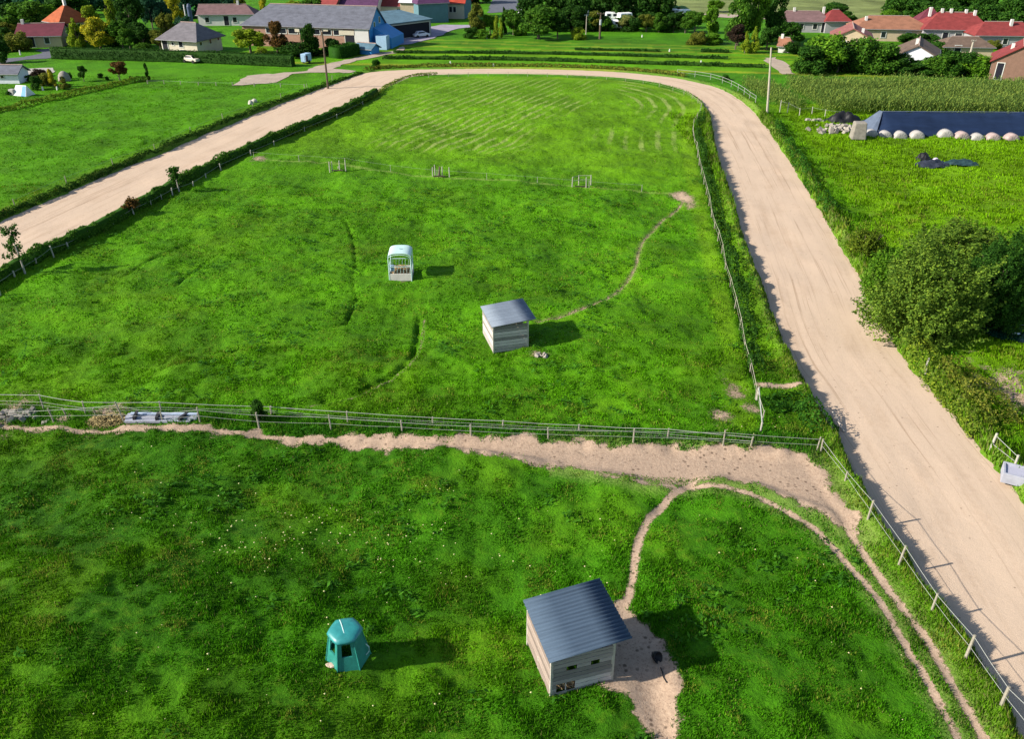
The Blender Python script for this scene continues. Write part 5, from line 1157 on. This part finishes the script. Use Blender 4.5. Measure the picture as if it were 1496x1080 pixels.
house('garage', 'low garage with a dull brown roof between villa and pale pole', 'garage', 1412, 84, 9, 6, 2.0, 3.4, -6, 'beige', 'brown', (2, 2), None, [d_('f', -2)])
x, y = at(281, 40); t = thing('silo', 'slim dark blue silo behind the ridge of the grey hipped house', 'silo', (x, y, 0))
MB().tube([(0,0,-.2),(0,0,4.6),(0,0,5.2)], [.5,.5,.25], 14).build('tank', plain('blue_steel', (.06, .085, .15), .5, .2, 2), t); MB().tube([(-1.1,0,0),(-1.1,0,5.0)], .16, 6).build('pipe', WALL['pale'], t)

# roads and yards, thin sheets on the far ground
def patch(name, pts, mt, z=.06):
    P = W(pts); n_ = len(P); D = []
    for i in range(n_):
        q = P[(i+1) % n_]-P[i]; m_ = max(1, int(np.hypot(*q)/1.2))
        for j in range(m_): w_ = P[i]+q*j/m_; D.append(w_+np.array([float(vnoise(w_[0], w_[1], 4, 44)), float(vnoise(w_[0], w_[1], 3, 45))])*.7)
    P = D; tag(MB().add([(a, b_, z) for a, b_ in P], [tuple(range(len(P)))]).build(name, mt), kind='structure')
ASPH = plain('asphalt', (.10, .105, .125), .9, .2, .6); DIRTM = plain('pale_lane', (.34, .27, .21), .95, .25, .5); YARDM = plain('lilac_yard', (.27, .24, .30), .9, .3, .4); GRAVEL = plain('gravel_drive', (.36, .33, .29), .95, .15, .6)
patch('drive', [(-40,99),(0,94),(40,87),(80,84.5),(80,70),(55,72),(62,77),(30,84),(-40,88)], ASPH)
patch('garden_drive', [(24,112),(74,108),(77,99.5),(25,99.5)], GRAVEL)
patch('lane', [(340,124),(364,110),(402,107.5),(440,104),(470,96),(500,88),(540,80.5),(575,74),(590,68),(596,70),(585,76),(545,84),(510,92),(486,100),(520,103),(515,106),(450,106.5),(425,108),(398,122)], DIRTM)
patch('yard', [(520,79),(560,70),(600,64),(640,53),(668,42),(690,40),(690,37),(650,36),(610,42),(580,50),(560,64),(530,72)], YARDM, .09)
patch('main_road', [(714,19),(756,15),(764,-14),(722,-14)], ASPH)
patch('dirt_lane', [(1116,85),(1132,84),(1146,91),(1152,96),(1163,108),(1143,108),(1128,96)], DIRTM)
patch('field_edge', [(985,18),(1140,24),(1140,29),(985,22)], DIRTM)

# ------------------------------------------------------------------ poles, vehicles and small far things
def pole(px, py, ty, r_, mt, label, arms=(), extra=None, lean=0):
    x, y = at(px, py); z = gz(x, y) if y < 150 else 0; h = hz(px, py, ty)-z; t = thing('utility_pole', label, 'pole', (x, y, z))
    MB().tube([(0,0,-.5),(lean*h/2,0,h*.5),(lean*h,0,h)], [r_*1.2, r_, r_*.75], 9).build('shaft', mt, t)
    for zf, l_ in arms: MB().box((lean*h*zf, -.1, h*zf), (l_, .12, .12)).build('crossarm', mt, t); 
    for zf, l_ in arms:
        for s_ in (-1, 1): MB().tube([(s_*l_*.42+lean*h*zf, -.1, h*zf+.05), (s_*l_*.42+lean*h*zf, -.1, h*zf+.28)], [.06, .04], 6).build('insulator', STONE, t)
    if extra: MB().tube([(0,-.35,h*.55),(0,-.35,h*.75)], .26, 10).build('transformer', plain('pole_grey', (.35, .36, .38), .5), t)
CP = plain('concrete_pole', (.36, .33, .26), .85, .15, 1.5); WP = plain('dark_wood_pole', (.10, .075, .05), .9, .3, 2, stretch=(2, 2, .4))
pole(1121, 166, 69, .14, CP, 'tall pale pole between the right bend and the maize', lean=-.09)
pole(479, 127, 46, .15, WP, 'tall dark wooden pole beside the left bend in front of the barn')
pole(876, 57, 18, .2, WP, 'distant wooden pole with a transformer in the tree belt', [(.96, 1.6)], True)
pole(856, 50, 22, .1, CP, 'thin pale pole left of the pole with the transformer')
pole(1413, 96, 58, .2, CP, 'pale concrete pole in the hedgerow below the red villa', [(.97, .9)])
def caravan(px, py, w, label):
    x, y = at(px, py); t = thing('caravan', label, 'caravan', (x, y, 0), R(random.uniform(-25, 25)), 'white caravans among the far trees')
    MB().box((0, 0, 1.35), (w, 1.9, 1.7), tap=.93).build('body', plain('caravan_white', (.75, .75, .74), .5, .08), t, bev=.22)
    for s_ in (-1, 1): MB().box((s_*w*.22, -.95, 1.6), (w*.26, .04, .55)).build('window', PANE, t)
    for s_ in (-1, 1): MB().tube([(.1, s_*.85-.08, .32), (.1, s_*.85+.08, .32)], .32, 12).build('wheel', BLACK, t)
    MB().tube([(w*.48, 0, .5), (w*.68, 0, .45)], .05, 6).build('drawbar', POST, t)
for k, (px, py, w, lab) in enumerate(((897,43,3.8,'white caravan in front of the dark wood, nearest the crop strips'),(850,28,3.6,'white caravan left of the thin pale pole'),(893,31,3.4,'white caravan above the nearest one'),(912,32,3.6,'white caravan behind the pale grey green tree'),(976,26,4.6,'left white caravan in the gap below the pale field'),(997,27,3.6,'right white caravan in the gap below the pale field'),(992,33,2.8,'small white caravan below the right one in the gap'),(766,26,3.4,'white caravan half hidden behind the willow like tree'))):
    caravan(px, py, w, lab)
def car(px, py, rz, label, mt):
    x, y = at(px, py); t = thing('parked_car', label, 'car', (x, y+.8, 0), R(rz)); b_ = MB()
    P = [(-1.75,.35),(-1.78,.75),(-1.2,.85),(-.85,1.3),(.55,1.32),(1.15,.88),(1.8,.78),(1.82,.35)]; n = len(P)
    for s_ in (-1, 1): b_.v += [(a, s_*(.80 if c < 1 else .66), c) for a, c in P]
    b_.f = [tuple(range(n)), tuple(range(n, 2*n))[::-1]]+[(i, (i+1) % n, n+(i+1) % n, n+i) for i in range(n)]; b_.build('body', mt, t, bev=.05)
    for s_ in (-1, 1):
        MB().add([(-1.0,s_*.79,.9),(.95,s_*.79,.9),(.5,s_*.70,1.25),(-.75,s_*.70,1.25)], [(0,1,2,3)]).build('side_window', PANE, t)
        for a in (-1.1, 1.1): MB().tube([(a, s_*.82-.09, .3), (a, s_*.82+.09, .3)], .31, 12).build('wheel', BLACK, t)
    MB().add([(1.17,-.7,.9),(1.17,.7,.9),(.62,.6,1.28),(.62,-.6,1.28)], [(0,1,2,3)]).build('windscreen', PANE, t)
car(279, 92, -28, 'cream car parked on the grass in front of the clipped hedge', plain('cream_paint', (.55, .49, .40), .4, .08, spec=.5))
car(615, 55, 25, 'white car parked in the lilac yard by the open shed', plain('white_car_paint', (.65, .66, .70), .35, .05, spec=.5))
x, y = at(447, 93); t = thing('box_trailer', 'pale blue box trailer standing at the right end of the clipped hedge', 'trailer', (x, y+.6, 0), R(-20))
MB().box((0,0,1.05), (1.1, 1.9, 1.4)).build('box', WALL['ltblue'], t, bev=.05); MB().box((.5,-.75,.95),(.5,.4,1.1)).build('dark_end', WALL['dark'], t)
for s_ in (-1, 1): MB().tube([(s_*.6-.08,0,.3),(s_*.6+.08,0,.3)], .3, 12).build('wheel', BLACK, t)
x, y = at(29, 141); t = thing('garden_tent', 'white garden tent with a blue side panel on the left lawn', 'tent', (x, y+1.2, 0), R(-15))
MB().add([(-1.2,-1,0),(1.3,-1,0),(1.3,1,0),(-1.2,1,0),(-.9,-.1,1.5),(1.0,-.1,1.5)], [(0,1,5,4),(2,3,4,5),(1,2,5),(3,0,4)]).build('canvas', plain('white_canvas', (.66,.66,.64), .8, .1), t)
MB().add([(.35,-1.01,.02),(1.2,-1.01,.02),(.98,-.16,1.42),(.35,-.16,1.42)], [(0,1,2,3)]).build('blue_panel', WALL['blue'], t)
MB().box((-1.4,-.6,.5),(.9,.7,.9)).build('porch', plain('grey_canvas', (.35,.33,.31), .9), t, bev=.1)
x, y = at(91, 119); t = thing('stone_dome', 'pale rounded garden dome behind the olive cone shrub', 'dome', (x, y+.9, 0))
mb = MB(); n = 16; pts = [(1.0*math.cos(a)*math.cos(2*PI*k/n), 1.0*math.cos(a)*math.sin(2*PI*k/n), 1.55*math.sin(a)) for a in (0,.3,.6,.9,1.2,1.45) for k in range(n)]
mb.add(pts, [(i*n+k, i*n+(k+1)%n, (i+1)*n+(k+1)%n, (i+1)*n+k) for i in range(5) for k in range(n)]+[tuple(range(5*n, 6*n))]); mb.build('shell', STONE, t, sm=True); MB().box((.1,-1.0,.4),(.6,.2,.8)).build('opening', WALL['dark'], t)
for k, (px, py, ty, lab) in enumerate(((63,132,126,'white garden statue post left of the shrubs'),(84,131,126,'short white garden post between the shrubs'),(30,80,73,'white marker post beside the left drive'),(711,56,51,'white marker post at the foot of the olive tree'),(683,54.5,52,'small white marker at the left end of the tree belt'),(920,44,41,'white post on the grass below the pale grey green tree'),(938,54,51,'pale stump post standing alone behind the crop strips'),(658,94,89,'white stake in the near crop strip left of centre'),(721,97,94,'white stake beside the far track straight'),(1024,92,89,'white stake in the right part of the crop strips'),(978,75,72,'pale stake on the dark ditch line of the crop strips'))):
    x, y = at(px, py); h = max(.5, hz(px, py, ty)); tag(MB().tube([(x,y,-.1),(x,y,h*.6),(x,y,h)], [.16,.13,.09], 7).build('marker_post', plain('white_stone', (.6,.6,.57), .8)), lab, 'post')
